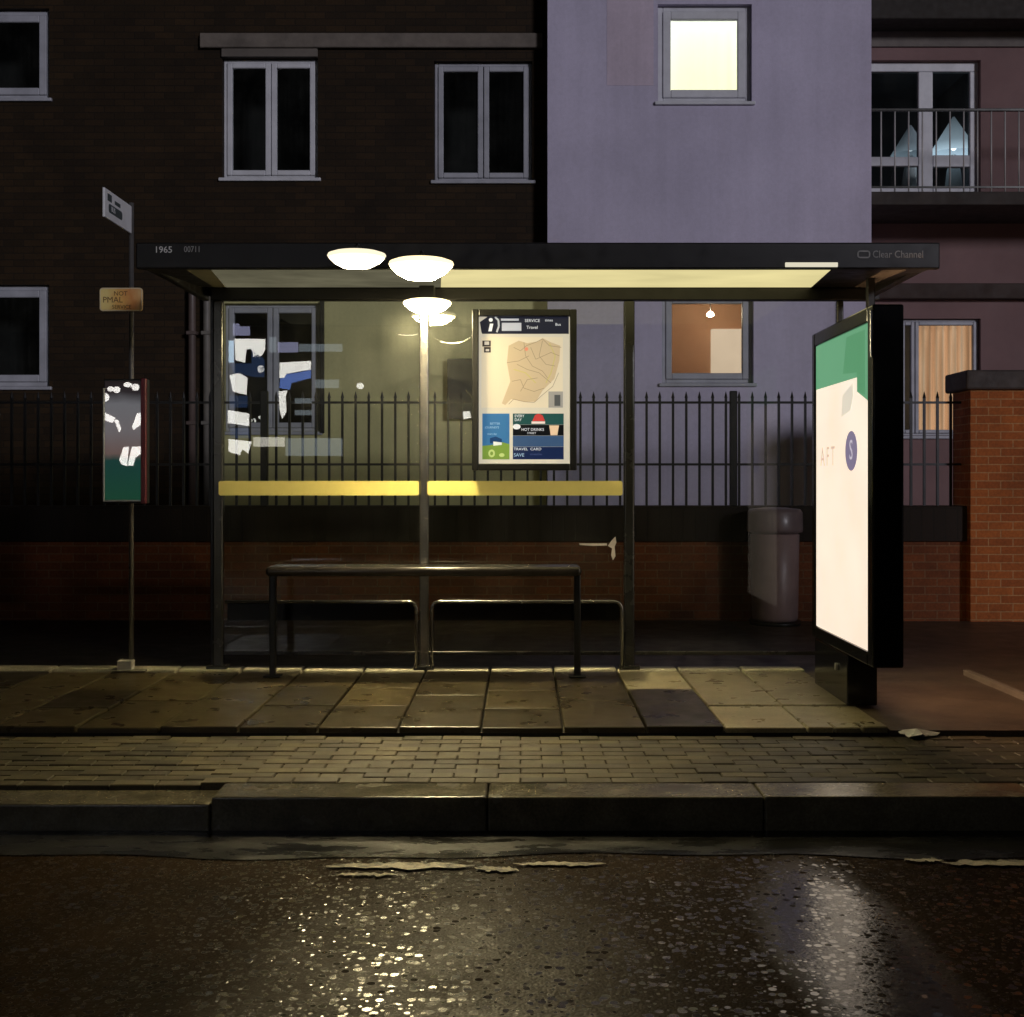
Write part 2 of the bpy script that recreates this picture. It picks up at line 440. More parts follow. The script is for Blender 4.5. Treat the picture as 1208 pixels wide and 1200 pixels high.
# slab paving
b = NB(); pale = NB(); lit_slabs = NB()
cw = .418; x = X(356, 8.4)-cw*11
lay = [(0, .34, .66, 1), (0, .5, 1), (0, .28, .6, 1), (0, .42, 1), (0, .62, 1), (0, .33, .68, 1)]
ci = 0
ys_pale = S_BACK-.17
while x < 1.72:
    w = cw*random.uniform(.97, 1.03)
    fr = lay[ci % len(lay)]; ci += 1
    for f0, f1 in zip(fr, fr[1:]):
        y0, y1 = S_FRONT+(ys_pale-S_FRONT)*f0, S_FRONT+(ys_pale-S_FRONT)*f1
        if x > 1.25 and f0 == 0:      # small setts at the corner
            m = 3
            for q in range(m): box(lit_slabs, x+w*q/m+.005, x+w*(q+1)/m-.005, y0+.005, y0+.14, -.06, random.uniform(-.004, .004), .006, 1)
            y0 += .15
        box(lit_slabs if x > .62 and (x > 1.0 or f1 > .7) else b, x+.005, x+w-.005, y0+.005, y1-.005, -.08, random.uniform(-.005, .005), .008, 2)
    box(pale, x+.006, x+w-.006, ys_pale+.004, S_BACK, -.06, .012+random.uniform(-.004, .006), .014, 3)
    x += w
SLAB_END = x
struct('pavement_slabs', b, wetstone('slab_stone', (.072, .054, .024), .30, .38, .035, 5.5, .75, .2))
struct('pavement_lit_slabs', lit_slabs, wetstone('lit_slab_stone', (.36, .315, .19), .30, .3, .03, 5.5, .45, .3))  # right-hand slabs made paler to carry the poster panel's light
struct('pavement_edging', pale, wetstone('edging_stone', (.46, .43, .32), .5, .3, .03, 6, .3, .3))
b = NB(); box(b, -60, SLAB_END, S_FRONT, S_BACK, -.3, -.03); struct('pavement_bed', b, paint('bed_dark', (.015, .013, .01), .8, .3, 6))
M['tarmac'] = wetstone('tarmac', (.040, .036, .026), .5, .45, .0, 2.2, 0, .6)
b = NB(); box(b, -60, SLAB_END, S_BACK+.003, 11.5, -.3, -.008); struct('footway', b, M['tarmac'])
b = NB(); box(b, SLAB_END+.004, 60, S_FRONT, 11.5, -.3, -.016); struct('footway_ramp', b, wetstone('pink_tarmac', (.085, .062, .042), .5, .45, 0, 2, 0, .55))
b = NB(); box(b, -60, 60, 11.95, 30, -.3, -.02); struct('forecourt', b, M['concrete'])
# thin edging stone running out of the paving on the right
b = NB()
v0, v1 = Vector((X(1140, 8.3), 8.3, 0)), Vector((X(1240, 7.0), 6.95, 0)); dd = (v1-v0).normalized(); nn_ = Vector((-dd.y, dd.x, 0))*.02
flat(b, [(p.x, p.y) for p in (v0-nn_, v1-nn_, v1+nn_, v0+nn_)], (0, 0, -.05), (1, 0, 0), (0, 1, 0), .07)
struct('path_edging', b, M['concrete'])

# ------------------------------------------------------------------ boundary wall, pier, fence
WY = 11.56; WT = Z(597, WY); WC = Z(639, WY); PL = X(1145, 11.46)
w = thing('boundary_wall', 'low red brick garden wall with dark brick coping behind the bus shelter', 'wall', (0, WY, 0))
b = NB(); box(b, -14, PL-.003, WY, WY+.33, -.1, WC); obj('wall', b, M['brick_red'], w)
b = NB(); box(b, -14, PL-.003, WY-.025, WY+.355, WC, WT, .006, 1); obj('coping', b, M['brick_coping'], w)
w = thing('brick_pier', 'tall red brick gate pier with dark slab cap at the end of the railings', 'pier', (PL+.7, 11.46, 0))
PT, PC = Z(437, 11.46), Z(460, 11.46)
b = NB(); box(b, PL, PL+2.2, 11.46, 11.93, -.1, PC); obj('shaft', b, brick('brick_pier_lit', (.40, .115, .022), (.29, .078, .016), (.42, .22, .09)), w)  # pier brick brightened in colour to carry its warm light
b = NB(); box(b, PL-.06, PL+2.26, 11.40, 11.99, PC, PT, .02, 2); obj('cap', b, paint('cap_stone', (.045, .035, .03), .7, .3, 5, bump=.4), w)

FY = 11.70
fz0, ft, frail, flow = WT, Z(462, FY), Z(475, FY), Z(548, FY)
fence = thing('railing_fence', 'black iron railings with spiked bars on top of the low brick wall', 'fence', (0, FY, fz0))
for zz in (frail, flow):
    b = NB(); box(b, -9.4, PL-.004, FY-.008, FY+.008, zz-.011, zz+.011); obj('rail', b, M['black_metal'], fence)
pb = NB(); box(pb, -.011, .011, FY-.011, FY+.011, fz0, ft-.05)
t_ = bmesh.new(); bmesh.ops.create_cone(t_, segments=8, radius1=.017, radius2=.002, depth=.06, cap_ends=True)
for v in t_.verts: v.co += Vector((0, FY, ft-.03))
merge(pb, t_)
proto = obj('bar', pb, M['black_metal'], fence, origin=(0, FY, fz0))
step = 15.6/F*FY; i = 0
x = PL-.10
posts = [X(312, FY), X(865, FY), X(-180, FY)]
while x > -6.9:
    if min(abs(x-q) for q in posts) > .05:
        o = proto if i == 0 else proto.copy()
        if i: COL.objects.link(o); o.parent = fence
        o.location = (x, 0, 0); i += 1
    x -= step
for q in posts:
    b = NB(); box(b, q-.034, q+.034, FY-.03, FY+.03, fz0, ft+.005, .006, 1); obj('post', b, M['black_metal'], fence)

# ------------------------------------------------------------------ buildings
def window(par, x0, x1, z0, z1, yw, style='pair', fm=None, sill=True, inset=.07, fw=.075, pane=None, back=True, depth=.9, split=.5, off=True):
    """window in an opening: outer frame, casements, panes, sill, and the dark room behind"""
    fm = fm or M['white_frame']; pane = pane or M['window_glass']
    yf = yw+inset
    b = NB()
    def ring(bm, a, c, e, g, w, y0, y1, bev=.008):
        box(bm, a, a+w, y0, y1, e, g, bev, 1); box(bm, c-w, c, y0, y1, e, g, bev, 1)
        box(bm, a+w, c-w, y0, y1, e, e+w, bev, 1); box(bm, a+w, c-w, y0, y1, g-w, g, bev, 1)
    ring(b, x0+.002, x1-.002, z0+.002, z1-.002, fw*.55, yf, yf+.08)
    fr = obj('window', b, fm, par)
    inn = fw*.55
    cells = [(x0+inn, x1-inn)]
    if style == 'pair':
        m = x0+(x1-x0)*split; cells = [(x0+inn, m-.004), (m+.004, x1-inn)]
    for c0, c1 in cells:
        b = NB(); ring(b, c0, c1, z0+inn, z1-inn, fw*.8, yf-.018, yf+.05); obj('sash', b, fm, fr)
        b = NB(); box(b, c0+fw*.6, c1-fw*.6, yf+.012, yf+.022, z0+inn+fw*.6, z1-inn-fw*.6); obj('pane', b, pane, fr)
    if sill:
        b = NB(); box(b, x0-.035, x1+.035, yw-.035, yf-.002, z0-.04, z0-.002, .008, 2); obj('sill', b, fm, fr)
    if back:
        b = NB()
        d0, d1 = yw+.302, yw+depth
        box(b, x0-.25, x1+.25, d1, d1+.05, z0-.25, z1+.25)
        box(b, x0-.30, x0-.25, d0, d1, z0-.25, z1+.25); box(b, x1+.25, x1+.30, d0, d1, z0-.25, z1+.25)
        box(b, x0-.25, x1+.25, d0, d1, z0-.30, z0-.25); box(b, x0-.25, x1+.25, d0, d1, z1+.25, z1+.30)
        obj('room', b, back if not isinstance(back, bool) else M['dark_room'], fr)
    return fr

HY = 14.0
def rr(px0, px1, py0, py1, d): return (X(px0, d), X(px1, d), Z(py1, d), Z(py0, d))
house = thing('brick_house', 'dark brick house with white casement windows, left of the pale rendered block', 'house', (-3.4, HY, 0))
w1, w2 = rr(262, 375, 68, 210, HY), rr(512, 628, 72, 213, HY)
w3, w4, w5 = rr(-60, 58, 10, 116, HY), rr(-60, 58, 336, 456, HY), rr(264, 377, 358, 509, HY)
w6 = rr(-330, -215, 10, 116, HY)
HX0, HXM, HX1 = -13.5, X(250, HY), X(645, HY)
GZ = Z(318, HY)
# upper brick storey, ground floor split into brick (left) and render (right)
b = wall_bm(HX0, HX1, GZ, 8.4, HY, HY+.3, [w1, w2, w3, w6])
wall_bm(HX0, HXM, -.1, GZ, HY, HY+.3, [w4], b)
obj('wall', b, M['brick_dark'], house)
b = wall_bm(HXM+.001, HX1, -.1, GZ-.002, HY-.004, HY+.296, [w5]); obj('rendered_wall', b, M['render_olive'], house)
for q in (w1, w2): window(house, *q, HY, fm=M['white_frame'] if q is w1 else M['white_frame_b'])
for q in (w3, w4, w6): window(house, *q, HY, style='single', fm=M['white_frame_b'], fw=.1)
window(house, *w5, HY, fm=M['white_frame_b'])
b = NB(); lz0, lz1 = Z(58, HY), Z(41, HY); box(b, X(237, HY), X(640, HY), HY-.06, HY-.002, lz0, lz1, .008, 1)
lint = obj('lintel', b, paint('lintel_stone', (.17, .145, .12), .85, .3, 4, bump=.4), house)
b = NB(); box(b, w1[0], w1[1], HY-.035, HY-.002, w1[3], lz0-.002, .004, 1); obj('lintel_block', b, M['concrete'], house)
for px0, px1 in ((222, 231), (240, 248)):
    xm, rd = X((px0+px1)/2, HY-.08), .042
    b = NB(); tube(b, [(xm, HY+.1, GZ+.12), (xm, HY-.02, GZ+.12)]+arc_corner((xm, HY, GZ+.12), (xm, HY-.08, GZ+.12), (xm, HY-.08, 0), .05)+[(xm, HY-.08, 0)], rd, 14)
    for zc in (.9, 1.9, 2.9): box(b, xm-.055, xm+.055, HY-.13, HY-.01, zc, zc+.04, .004, 1)
    obj('downpipe', b, paint('pipe_paint', (.16, .15, .13) if px0 > 230 else (.11, .08, .07), .5, .2, 5), house)
b = NB(); box(b, X(378, HY), X(383, HY), HY-.05, HY-.006, w5[2]-.02, w5[3]+.02, .004, 1); obj('dark_strip', b, M['black_metal'], house)  # narrow dark upright strip right of the ground-floor window
b = NB(); box(b, X(528, HY), X(566, HY), HY-.10, HY-.006, Z(495, HY), Z(424, HY), .012, 2)
cab = obj('meter_cabinet', b, paint('cabinet_dark', (.045, .045, .04), .6, .2, 5), house)
b = NB(); box(b, HX0-.3, HX1-.002, HY-.45, HY+6, 8.402, 8.6); box(b, HX0-.2, HX1-.002, HY, HY+5.6, 8.6, 8.7)
obj('roof', b, paint('roof_slate', (.03, .03, .03), .8, .2, 5), house)

BY = 13.75
blk = thing('rendered_block', 'pale grey rendered flats with one brightly lit window beside the brick house', 'building', (2.1, BY, 0))
u1, u2 = rr(776, 887, 5, 120, BY), rr(781, 889, 345, 452, BY)
BX0, BX1 = HX1+.004, X(1028, BY)
b = wall_bm(BX0, BX1, -.1, 8.9, BY, BY+.3, [u1, u2]); obj('wall', b, M['render_white'], blk)
b = NB(); box(b, BX1-.25, BX1-.001, BY+.301, BY+1.6, -.1, 8.9); box(b, BX0, BX0+.25, BY+.301, BY+1.6, -.1, 8.9)
obj('side_wall', b, M['render_white'], blk)
b = NB(); box(b, X(716, BY), X(771, BY), BY-.003, BY-.0005, Z(101, BY), 7.6); obj('pink_patch', b, paint('wall_pink', (.70, .595, .70), .92, .10, .8, bump=.5, bscale=170, streak=.2), blk)  # slightly paler, pinker rectangle on the wall face
window(blk, *u1, BY, style='single', fw=.11, sill=True, back=False)
window(blk, *u2, BY, style='single', fw=.085, sill=True, back=False, fm=M['white_frame_b'])
# lit roller blind behind the upper window
b = NB(); bx0, bx1 = u1[0]+.03, u1[1]-.03
nb = 40
for k in range(nb):
    xa, xb = bx0+(bx1-bx0)*k/nb, bx0+(bx1-bx0)*(k+1)/nb
    ya, yb = BY+.2+.004*math.sin(k*1.1), BY+.2+.004*math.sin((k+1)*1.1)
    b.faces.new([b.verts.new(q) for q in ((xa, ya, u1[2]), (xb, yb, u1[2]), (xb, yb, u1[3]), (xa, ya, u1[3]))])
bmesh.ops.remove_doubles(b, verts=b.verts, dist=1e-4)
tb = NT('lit_blind'); sp = tb.n.new('ShaderNodeSeparateXYZ'); tb.L(tb.pos(), sp.inputs[0])
gg = tb.math('MULTIPLY', tb.math('SUBTRACT', sp.outputs[2], u1[2]), 1/(u1[3]-u1[2]))
cc = tb.mix(gg, (1.0, .93, .52), (1.0, .98, .90))
tb.bsdf((.7, .7, .6), .8, 0, .2, None, 0, cc, 1.45)
tag(obj('window_blind', b, tb.m, None, origin=(0, BY+.2, u1[2])), 'pale yellow blind glowing in the brightest upstairs window', 'blind')
# warm room behind the lower window
RM = paint('room_wall', (.50, .31, .20), .9, .12, 1.5, bump=.1)
b = NB(); x0, x1, z0, z1 = u2[0]-.9, u2[1]+.35, u2[2]-.9, u2[3]+.25; d0, d1 = BY+.301, BY+1.55
box(b, x0, x1, d1, d1+.05, z0, z1); box(b, x0-.05, x0, d0, d1, z0, z1); box(b, x1, x1+.05, d0, d1, z0, z1)
box(b, x0, x1, d0, d1, z0-.05, z0); box(b, x0, x1, d0, d1, z1, z1+.05)
obj('lit_room', b, RM, blk)
dk = BY+1.49
b = NB(); box(b, X(839, dk), X(900, dk), dk, dk+.05, z0+.002, Z(388, dk), .01, 1)
dr = tag(obj('glowing_door', b, glow('door_glow', (1.0, .71, .50), 1.05, .10, 2), None, origin=(X(876, dk), dk, z0)), 'pale door panel with its own glow inside the warm ground floor room', 'door')  # door's brightness put in as emission of its own
b = NB(); lx, lz, ly = X(838, BY+.9), Z(372, BY+.9), BY+.9
lathe(b, [(0, .04), (.022, .036), (.038, .016), (.040, 0), (.026, -.014), (0, -.018)], (lx, ly, lz), 24)
cl = thing('ceiling_lamp', 'small round ceiling lamp glowing in the warm ground floor room', 'lamp', (lx, ly, lz))
obj('shade', b, glow('room_lamp', (1, .76, .54), 230), cl)
b = NB(); tube(b, [(lx, ly, lz+.045), (lx, ly, z1)], .006, 8); obj('cord', b, M['black_metal'], cl)
b = NB(); box(b, BX0-.1, BX1+.1, BY-.3, BY+6, 8.902, 9.1); obj('roof', b, M['concrete'], blk)

# recessed wing with balcony, right
QY = 15.2
wing = thing('balcony_wing', 'mauve recessed wing of flats with a railed balcony and curtained window', 'building', (5.6, QY, 0))
g1 = rr(1012, 1157, 71, 228, QY); g2 = rr(1062, 1157, 376, 514, QY)
b = wall_bm(BX1+.002, 12, -.1, 8.6, QY, QY+.3, [g1, g2]); obj('wall', b, M['render_mauve'], wing)
b = NB(); box(b, BX1+.003, 12, QY-.03, QY-.002, Z(56, QY), Z(30, QY), .004, 1); obj('lintel', b, paint('lintel_grey', (.17, .15, .135), .85, .2, 4, bump=.4), wing)
b = NB(); box(b, BX1+.003, 12, 14.75, QY-.002, Z(22, 14.75), Z(22, 14.75)+.5, .01, 1); obj('eaves', b, paint('eaves_dark', (.03, .025, .02), .8, .2, 4), wing)
# balcony door and side light
fw_ = .1
door = NB()
gx0, gx1, gz0, gz1 = g1; ym = QY+.08
def fbox(bm, px0, px1, py0, py1): box(bm, X(px0, QY), X(px1, QY), ym, ym+.08, Z(py1, QY), Z(py0, QY), .008, 1)
fbox(door, 1012, 1157, 71, 82); fbox(door, 1147, 1157, 82.2, 228); fbox(door, 1086, 1103, 82.2, 228)
fbox(door, 1012, 1085.8, 183, 194); fbox(door, 1103.2, 1146.8, 181, 195); fbox(door, 1103.2, 1146.8, 220, 228); fbox(door, 1012, 1085.8, 218, 228)
dobj = obj('balcony_door', door, M['white_frame'], wing)
for px0, px1, py0, py1 in ((1012, 1086, 82, 183), (1012, 1086, 194, 218), (1103, 1147, 82, 181), (1103, 1147, 195, 220)):
    b = NB(); box(b, X(px0, QY), X(px1, QY), ym+.03, ym+.04, Z(py1, QY), Z(py0, QY)); obj('pane', b, M['window_glass'], dobj)
b = NB(); box(b, gx0-.2, gx1+.2, QY+2.2, QY+2.25, gz0-.1, gz1+.2); box(b, gx0-.2, gx1+.2, QY+.302, QY+2.2, gz0-.15, gz0-.1)
box(b, gx1+.2, gx1+.25, QY+.302, QY+2.2, gz0-.1, gz1+.2); box(b, gx0-.25, gx0-.2, QY+.302, QY+2.2, gz0-.1, gz1+.2); box(b, gx0-.2, gx1+.2, QY+.302, QY+2.2, gz1+.2, gz1+.25)
obj('room', b, paint('room_grey', (.10, .10, .11), .9, .2, 2, bump=0), dobj)
# two cone lamps glowing inside
for (pc, pt, pbm, pw, ps, st, lab) in ((1125, 138, 182, 30, 1, 1.0, 'cool white cone lampshade glowing behind the narrow balcony window'), (1074, 148, 183, 24, 1, .25, 'dimmer bluish cone lampshade behind the wide balcony door glass')):
    d = QY+.75; cx, s_ = X(pc, d), d/F
    zt, zb = Z(pt, d), Z(pbm, d)
    tl = thing('table_lamp', lab, 'lamp', (cx, d, gz0-.1))
    tm = NT('cone_shade'); sp = tm.n.new('ShaderNodeSeparateXYZ'); tm.L(tm.pos(), sp.inputs[0])
    hh = tm.math('MULTIPLY', tm.math('SUBTRACT', sp.outputs[2], zb), 1/(zt-zb))
    # the bulb sits low inside the shade: the cloth glows most at its hem
    es = tm.math('MULTIPLY', tm.ramp(hh, [(0, 1), (.3, .42), (1, .12)]), .65*st+(.25 if st > .5 else .05))
    tm.bsdf((.5, .55, .6), .8, 0, .2, None, 0, (.62, .80, .95), es)
    b = NB(); lathe(b, [(.012, zt-zb), (pw*s_*.95, 0), (pw*s_*.9, .0)], (cx, d, zb), 32); obj('lamp_shade', b, tm.m, tl)
    b = NB(); lathe(b, [(0, gz0-.1-zb), (.13, gz0-.1-zb), (.14, gz0-.05-zb), (.09, (gz0-zb)*.35), (.05, -.06), (.03, -.01), (0, -.01)], (cx, d, zb), 28)
    obj('lamp_base', b, paint('ceramic_white', (.72, .74, .74), .3, .1, 4, bump=0), tl)
    b = NB(); t_ = bmesh.new(); bmesh.ops.create_uvsphere(t_, u_segments=16, v_segments=10, radius=.035)
    for v in t_.verts: v.co += Vector((cx, d, zb+.08))
    merge(b, t_); obj('bulb', b, glow('bulb_cool', (.8, .92, 1), 3*st), tl)
# balcony slab and railing
AY = 14.15
az0 = Z(226, AY)
b = NB(); box(b, BX1+.004, 12, AY, QY-.003, az0-.15, az0, .008, 1); bal = obj('balcony_floor', b, paint('balcony_dark', (.045, .036, .03), .8, .3, 3, bump=.3), wing)
rail = NB(); zt = Z(128, AY)
box(rail, BX1+.01, 9, AY+.03, AY+.07, zt-.02, zt+.012, .005, 1); box(rail, BX1+.01, 9, AY+.04, AY+.06, az0+.05, az0+.07)
rl = obj('balcony_railing', rail, M['post_metal'], wing)
x = BX1+.08; i = 0
pb = NB(); tube(pb, [(0, AY+.05, az0+.002), (0, AY+.05, zt-.02)], .009, 8); pr = obj('railing_bar', pb, paint('bar_paint', (.50, .49, .47), .35, .1, 5, bump=0), rl, origin=(0, AY+.05, az0))
while x < 6.6:
    o = pr if i == 0 else pr.copy()
    if i: COL.objects.link(o); o.parent = rl
    o.location = (x-wbase(rl).x, pr.location.y, pr.location.z); x += 16.3/F*AY; i += 1
b = NB(); box(b, BX1+.003, 12, QY-.12, QY-.002, Z(354, QY), Z(336, QY), .01, 1); obj('ledge', b, paint('ledge_dark', (.05, .032, .025), .8, .2, 3), wing)
window(wing, *g2, QY, style='pair', split=.2, fm=M['white_frame_b'], sill=True, back=False, fw=.055)
b = NB(); zc0, zc1 = g2[2]-.1, g2[3]-.01; cx0, cx1 = X(1084, QY+.22), X(1151, QY+.22); n = 90; pv = None
for k in range(n+1):
    x = cx0+(cx1-cx0)*k/n; y = QY+.24+.022*math.sin(k*.62)+.012*math.sin(k*.29+1)
    q = (b.verts.new((x, y, zc0)), b.verts.new((x, y, zc1)))
    if pv: b.faces.new((pv[0], q[0], q[1], pv[1]))
    pv = q
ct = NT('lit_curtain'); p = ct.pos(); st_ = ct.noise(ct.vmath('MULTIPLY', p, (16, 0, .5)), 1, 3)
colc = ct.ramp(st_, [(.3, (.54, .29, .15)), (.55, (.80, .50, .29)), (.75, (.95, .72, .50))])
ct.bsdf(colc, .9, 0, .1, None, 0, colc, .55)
tag(obj('curtain', b, ct.m, None, smooth=True, origin=(cx0, QY+.24, zc0)), 'orange pleated curtain lit from inside behind the railings', 'curtain')
b = NB(); box(b, g2[0]-.2, g2[1]+.3, QY+.8, QY+.85, g2[2]-.2, g2[3]+.2); obj('room', b, paint('room_blue', (.20, .25, .30), .9, .1, 2, bump=0), wing)
b = NB(); box(b, BX1, 12.3, QY-.6, QY+6, 8.602, 8.8); obj('roof', b, M['concrete'], wing)

# ------------------------------------------------------------------ bus shelter
GYY = 8.43                                   # plane of the rear posts and glass
FYF = 7.10                                   # front of the roof
sh = thing('bus_shelter', 'black framed glass bus shelter with lit flat roof and yellow rails', 'bus shelter', (0, GYY, 0))
def sx(px): return X(px, GYY)
roofz1 = Z(286, FYF); roofz0 = Z(317, FYF); rbz0, rbz1 = Z(355, GYY), Z(341, GYY)
fx0, fx1 = X(160, FYF), X(1109, FYF)
# roof: fascia ring, tray and soffit
b = NB()
box(b, fx0, fx1, FYF, FYF+.05, roofz0, roofz1, .008, 2)
box(b, fx0, fx0+.05, FYF+.051, GYY+.16, roofz0+.03, roofz1-.01, .006, 1); box(b, fx1-.05, fx1, FYF+.051, GYY+.16, roofz0+.03, roofz1-.01, .006, 1)
box(b, fx0+.05, fx1-.05, GYY+.11, GYY+.16, roofz0+.06, roofz1, .006, 1)
box(b, fx0+.051, fx1-.051, FYF+.051, GYY+.109, roofz1-.035, roofz1-.012)
roof = obj('roof', b, M['fascia'], sh)
def soff(bm, pa, pb_, pc, pd, y0, y1, za, zb, th=.012):
    vs = [(X(pa, FYF), y0, za), (X(pb_, FYF), y0, za), (sx(pd), y1, zb), (sx(pc), y1, zb)]
    lo = [bm.verts.new(v) for v in vs]; hi = [bm.verts.new((v[0], v[1], v[2]+th)) for v in vs]
    bm.faces.new(lo[::-1]); bm.faces.new(hi)
    for i in range(4):
        j = (i+1) % 4; bm.faces.new((lo[i], lo[j], hi[j], hi[i]))
sy0, sy1 = FYF+.052, GYY-.045
sz0, sz1 = roofz0+.012, rbz1+.004
b = NB(); soff(b, 214, 244, 254, 268, sy0, sy1, sz0, sz1); obj('soffit_trim', b, M['soffit'], roof)
b = NB(); soff(b, 1048, 1078, 1006, 1018, sy0, sy1, sz0, sz1); obj('soffit_trim', b, M['concrete'], roof)
b = NB(); soff(b, 244.5, 520, 268.5, 520, sy0, sy1, sz0, sz1); obj('soffit_panel', b, M['diffuser_dim'], roof)
b = NB(); soff(b, 520.5, 985, 520.5, 955, sy0, sy1, sz0, sz1); obj('soffit_panel', b, M['diffuser'], roof)
b = NB(); soff(b, 985.5, 1047.5, 955.5, 1005.5, sy0, sy1, sz0, sz1); obj('soffit_border', b, M['fascia'], roof)
b = NB(); soff(b, 165, 213.5, 215, 253.5, sy0, sy1, sz0, sz1); obj('soffit_border', b, M['fascia'], roof)
b = NB(); soff(b, 1078.5, 1104, 1018.5, 1040, sy0, sy1, sz0, sz1); obj('soffit_border', b, M['fascia'], roof)
b = NB(); box(b, X(926, FYF), X(988, FYF), FYF-.012, FYF-.001, Z(315.3, FYF), Z(310, FYF), .003, 2); obj('strip_light', b, glow('strip', (1, .93, .72), .75), sh)
b = text_bm('1965', .052, (X(182, FYF), FYF-.001, Z(295, FYF)), FX, FZ, .002); obj('lettering', b, paint('letter_white', (.85, .84, .80), .6, .1, 9, bump=0), roof)
b = text_bm('00711', .048, (X(217, FYF), FYF-.001, Z(294.5, FYF)), FX, FZ, .002, squeeze=.8); obj('lettering', b, paint('letter_grey', (.42, .41, .39), .6, .1, 9, bump=0), roof)
b = text_bm('Clear Channel', .058, (X(1029, FYF), FYF-.001, Z(300.5, FYF)), FX, FZ, .002, squeeze=.86); obj('lettering', b, bpy.data.materials['letter_grey'], roof)
b = NB(); lx0, lz0_ = X(1012, FYF), Z(304, FYF)
outer = rrect(lx0, lz0_, lx0+.066, lz0_+.036, .012, 4)
ribbon(b, outer+[outer[0]], .008, (0, FYF-.001, 0), FX, FZ, .002); obj('emblem', b, bpy.data.materials['letter_grey'], roof)
# rear beam, posts
b = NB(); box(b, sx(250), sx(1036), GYY-.04, GYY+.04, rbz0, rbz1, .006, 2); obj('rear_beam', b, M['fascia'], sh)
for px, wpx, mat in ((258, 12, 'post_metal'), (500.5, 11, 'steel'), (742, 12.5, 'post_metal'), (990, 8, 'post_metal')):
    b = NB(); wd = wpx/F*GYY/2
    box(b, sx(px)-wd, sx(px)+wd, GYY-.035, GYY+.035, .0, rbz0-.002, .012, 3)
    p_ = obj('post', b, M[mat], sh)
    b = NB(); box(b, sx(px)-.07, sx(px)+.07, GYY-.07, GYY+.055, .0, .035, .008, 2); obj('base_plate', b, M['post_metal'], p_)
b = NB(); box(b, X(1022, 7.75), X(1031, 7.75), 7.72, 7.77, 2.16, roofz0+.06, .006, 1); obj('roof_hanger', b, M['fascia'], sh)
b = NB(); box(b, sx(246), sx(251.5), GYY+.045, GYY+.075, .0, rbz1, .004, 1); obj('side_channel', b, M['black_metal'], sh)
# glass, rails
for a, c in ((264.2, 495), (506, 735.5), (748.5, 986)):
    b = NB(); box(b, sx(a)+.002, sx(c)-.002, GYY-.005, GYY+.005, .12, rbz0-.004); gl_ = obj('glass_pane', b, M['shelter_glass'] if a < 700 else M['clear_glass'], sh)
    b = NB(); box(b, sx(a)+.002, sx(c)-.002, GYY-.014, GYY+.014, .10, .125, .003, 1); obj('glazing_bar', b, M['post_metal'], gl_)
for a, c in ((260.5, 495), (505, 733.5)):
    b = NB(); flat(b, rrect(sx(a), Z(584.5, GYY), sx(c), Z(567.5, GYY), .015), (0, GYY-.04, 0), FX, FZ, .022); obj('rail', b, M['yellow'], sh)
zk = Z(709, GYY)
for a, c, lft in ((268, 492, False), (510, 733, True)):
    y = GYY-.06; r_ = .012
    pts = ([(sx(a), y, .02)]+arc_corner((sx(a), y, 0), (sx(a), y, zk), (sx(c), y, zk), .06) if lft else [(sx(a), y, zk)])
    pts = pts+arc_corner((sx(a), y, zk), (sx(c), y, zk), (sx(c), y, 0), .06)+[(sx(c), y, .02)]
    b = NB(); tube(b, pts, r_, 12); kr = obj('kick_rail', b, M['steel'], sh)
    b = NB(); box(b, sx(a)+.014, sx(c)-.014, y+.004, y+.010, Z(731, GYY), zk-.01); obj('kick_panel', b, M['black_gloss'], kr)
# lamps: two on short arms in front of the fascia, plus an added one standing in for a reflection in the glass
def saucer(cx, cy, ztop, r, h, mat, arm):
    b = NB()
    lathe(b, [(0, 0), (r*.80, .0), (r*.97, -h*.10), (r, -h*.22), (r*.93, -h*.38), (r*.74, -h*.68), (r*.46, -h*.93), (r*.2, -h), (0, -h)], (cx, cy, ztop), 48)
    if arm:
        for f in b.faces:
            c_ = f.calc_center_median()
            if c_.y > cy+.004: f.material_index = 1
    o = obj('lamp', b, [mat, M['grey_metal']], sh)
    b = NB()
    if arm:
        tube(b, [(cx, cy, ztop+.004), (cx, cy, ztop+.02)]+arc_corner((cx, cy, ztop), (cx, cy, ztop+.045), (cx, FYF, ztop+.045), .02)+[(cx, FYF-.001, ztop+.045)], .011, 10)
    else: box(b, cx-.05, cx+.05, cy-.05, cy+.05, ztop+.001, rbz0+.05, .006, 1)
    obj('bracket', b, M['black_metal'], o)
LYF = 6.88
saucer(X(421, LYF), LYF, Z(298, LYF), .162, .092, M['lamp_b'], True)
saucer(X(497, LYF), LYF, Z(307, LYF), .180, .112, M['lamp'], True)
LYR = GYY-.30
saucer(X(504, LYR), LYR, Z(354.5, LYR), .158, .085, M['mirror_lamp'], False)

def throw(cx, cy, cz, watts, tilt, cone, col):
    l = bpy.data.lights.new('lamp_light', 'SPOT'); l.energy = watts; l.spot_size = R(cone); l.spot_blend = 1; l.shadow_soft_size = .10; l.color = col
    o = bpy.data.objects.new('lamp_light', l); COL.objects.link(o); o.parent = sh
    o.location = Vector((cx, cy, cz))-wbase(sh); o.rotation_euler = (R(tilt), 0, 0)
throw(X(497, LYF), LYF, Z(307, LYF)-.13, 170, -28, 104, (1, .80, .44))
throw(X(504, LYR), LYR, Z(354.5, LYR)-.10, 150, 0, 104, (1, .82, .46))  # light thrown by the added rear lamp

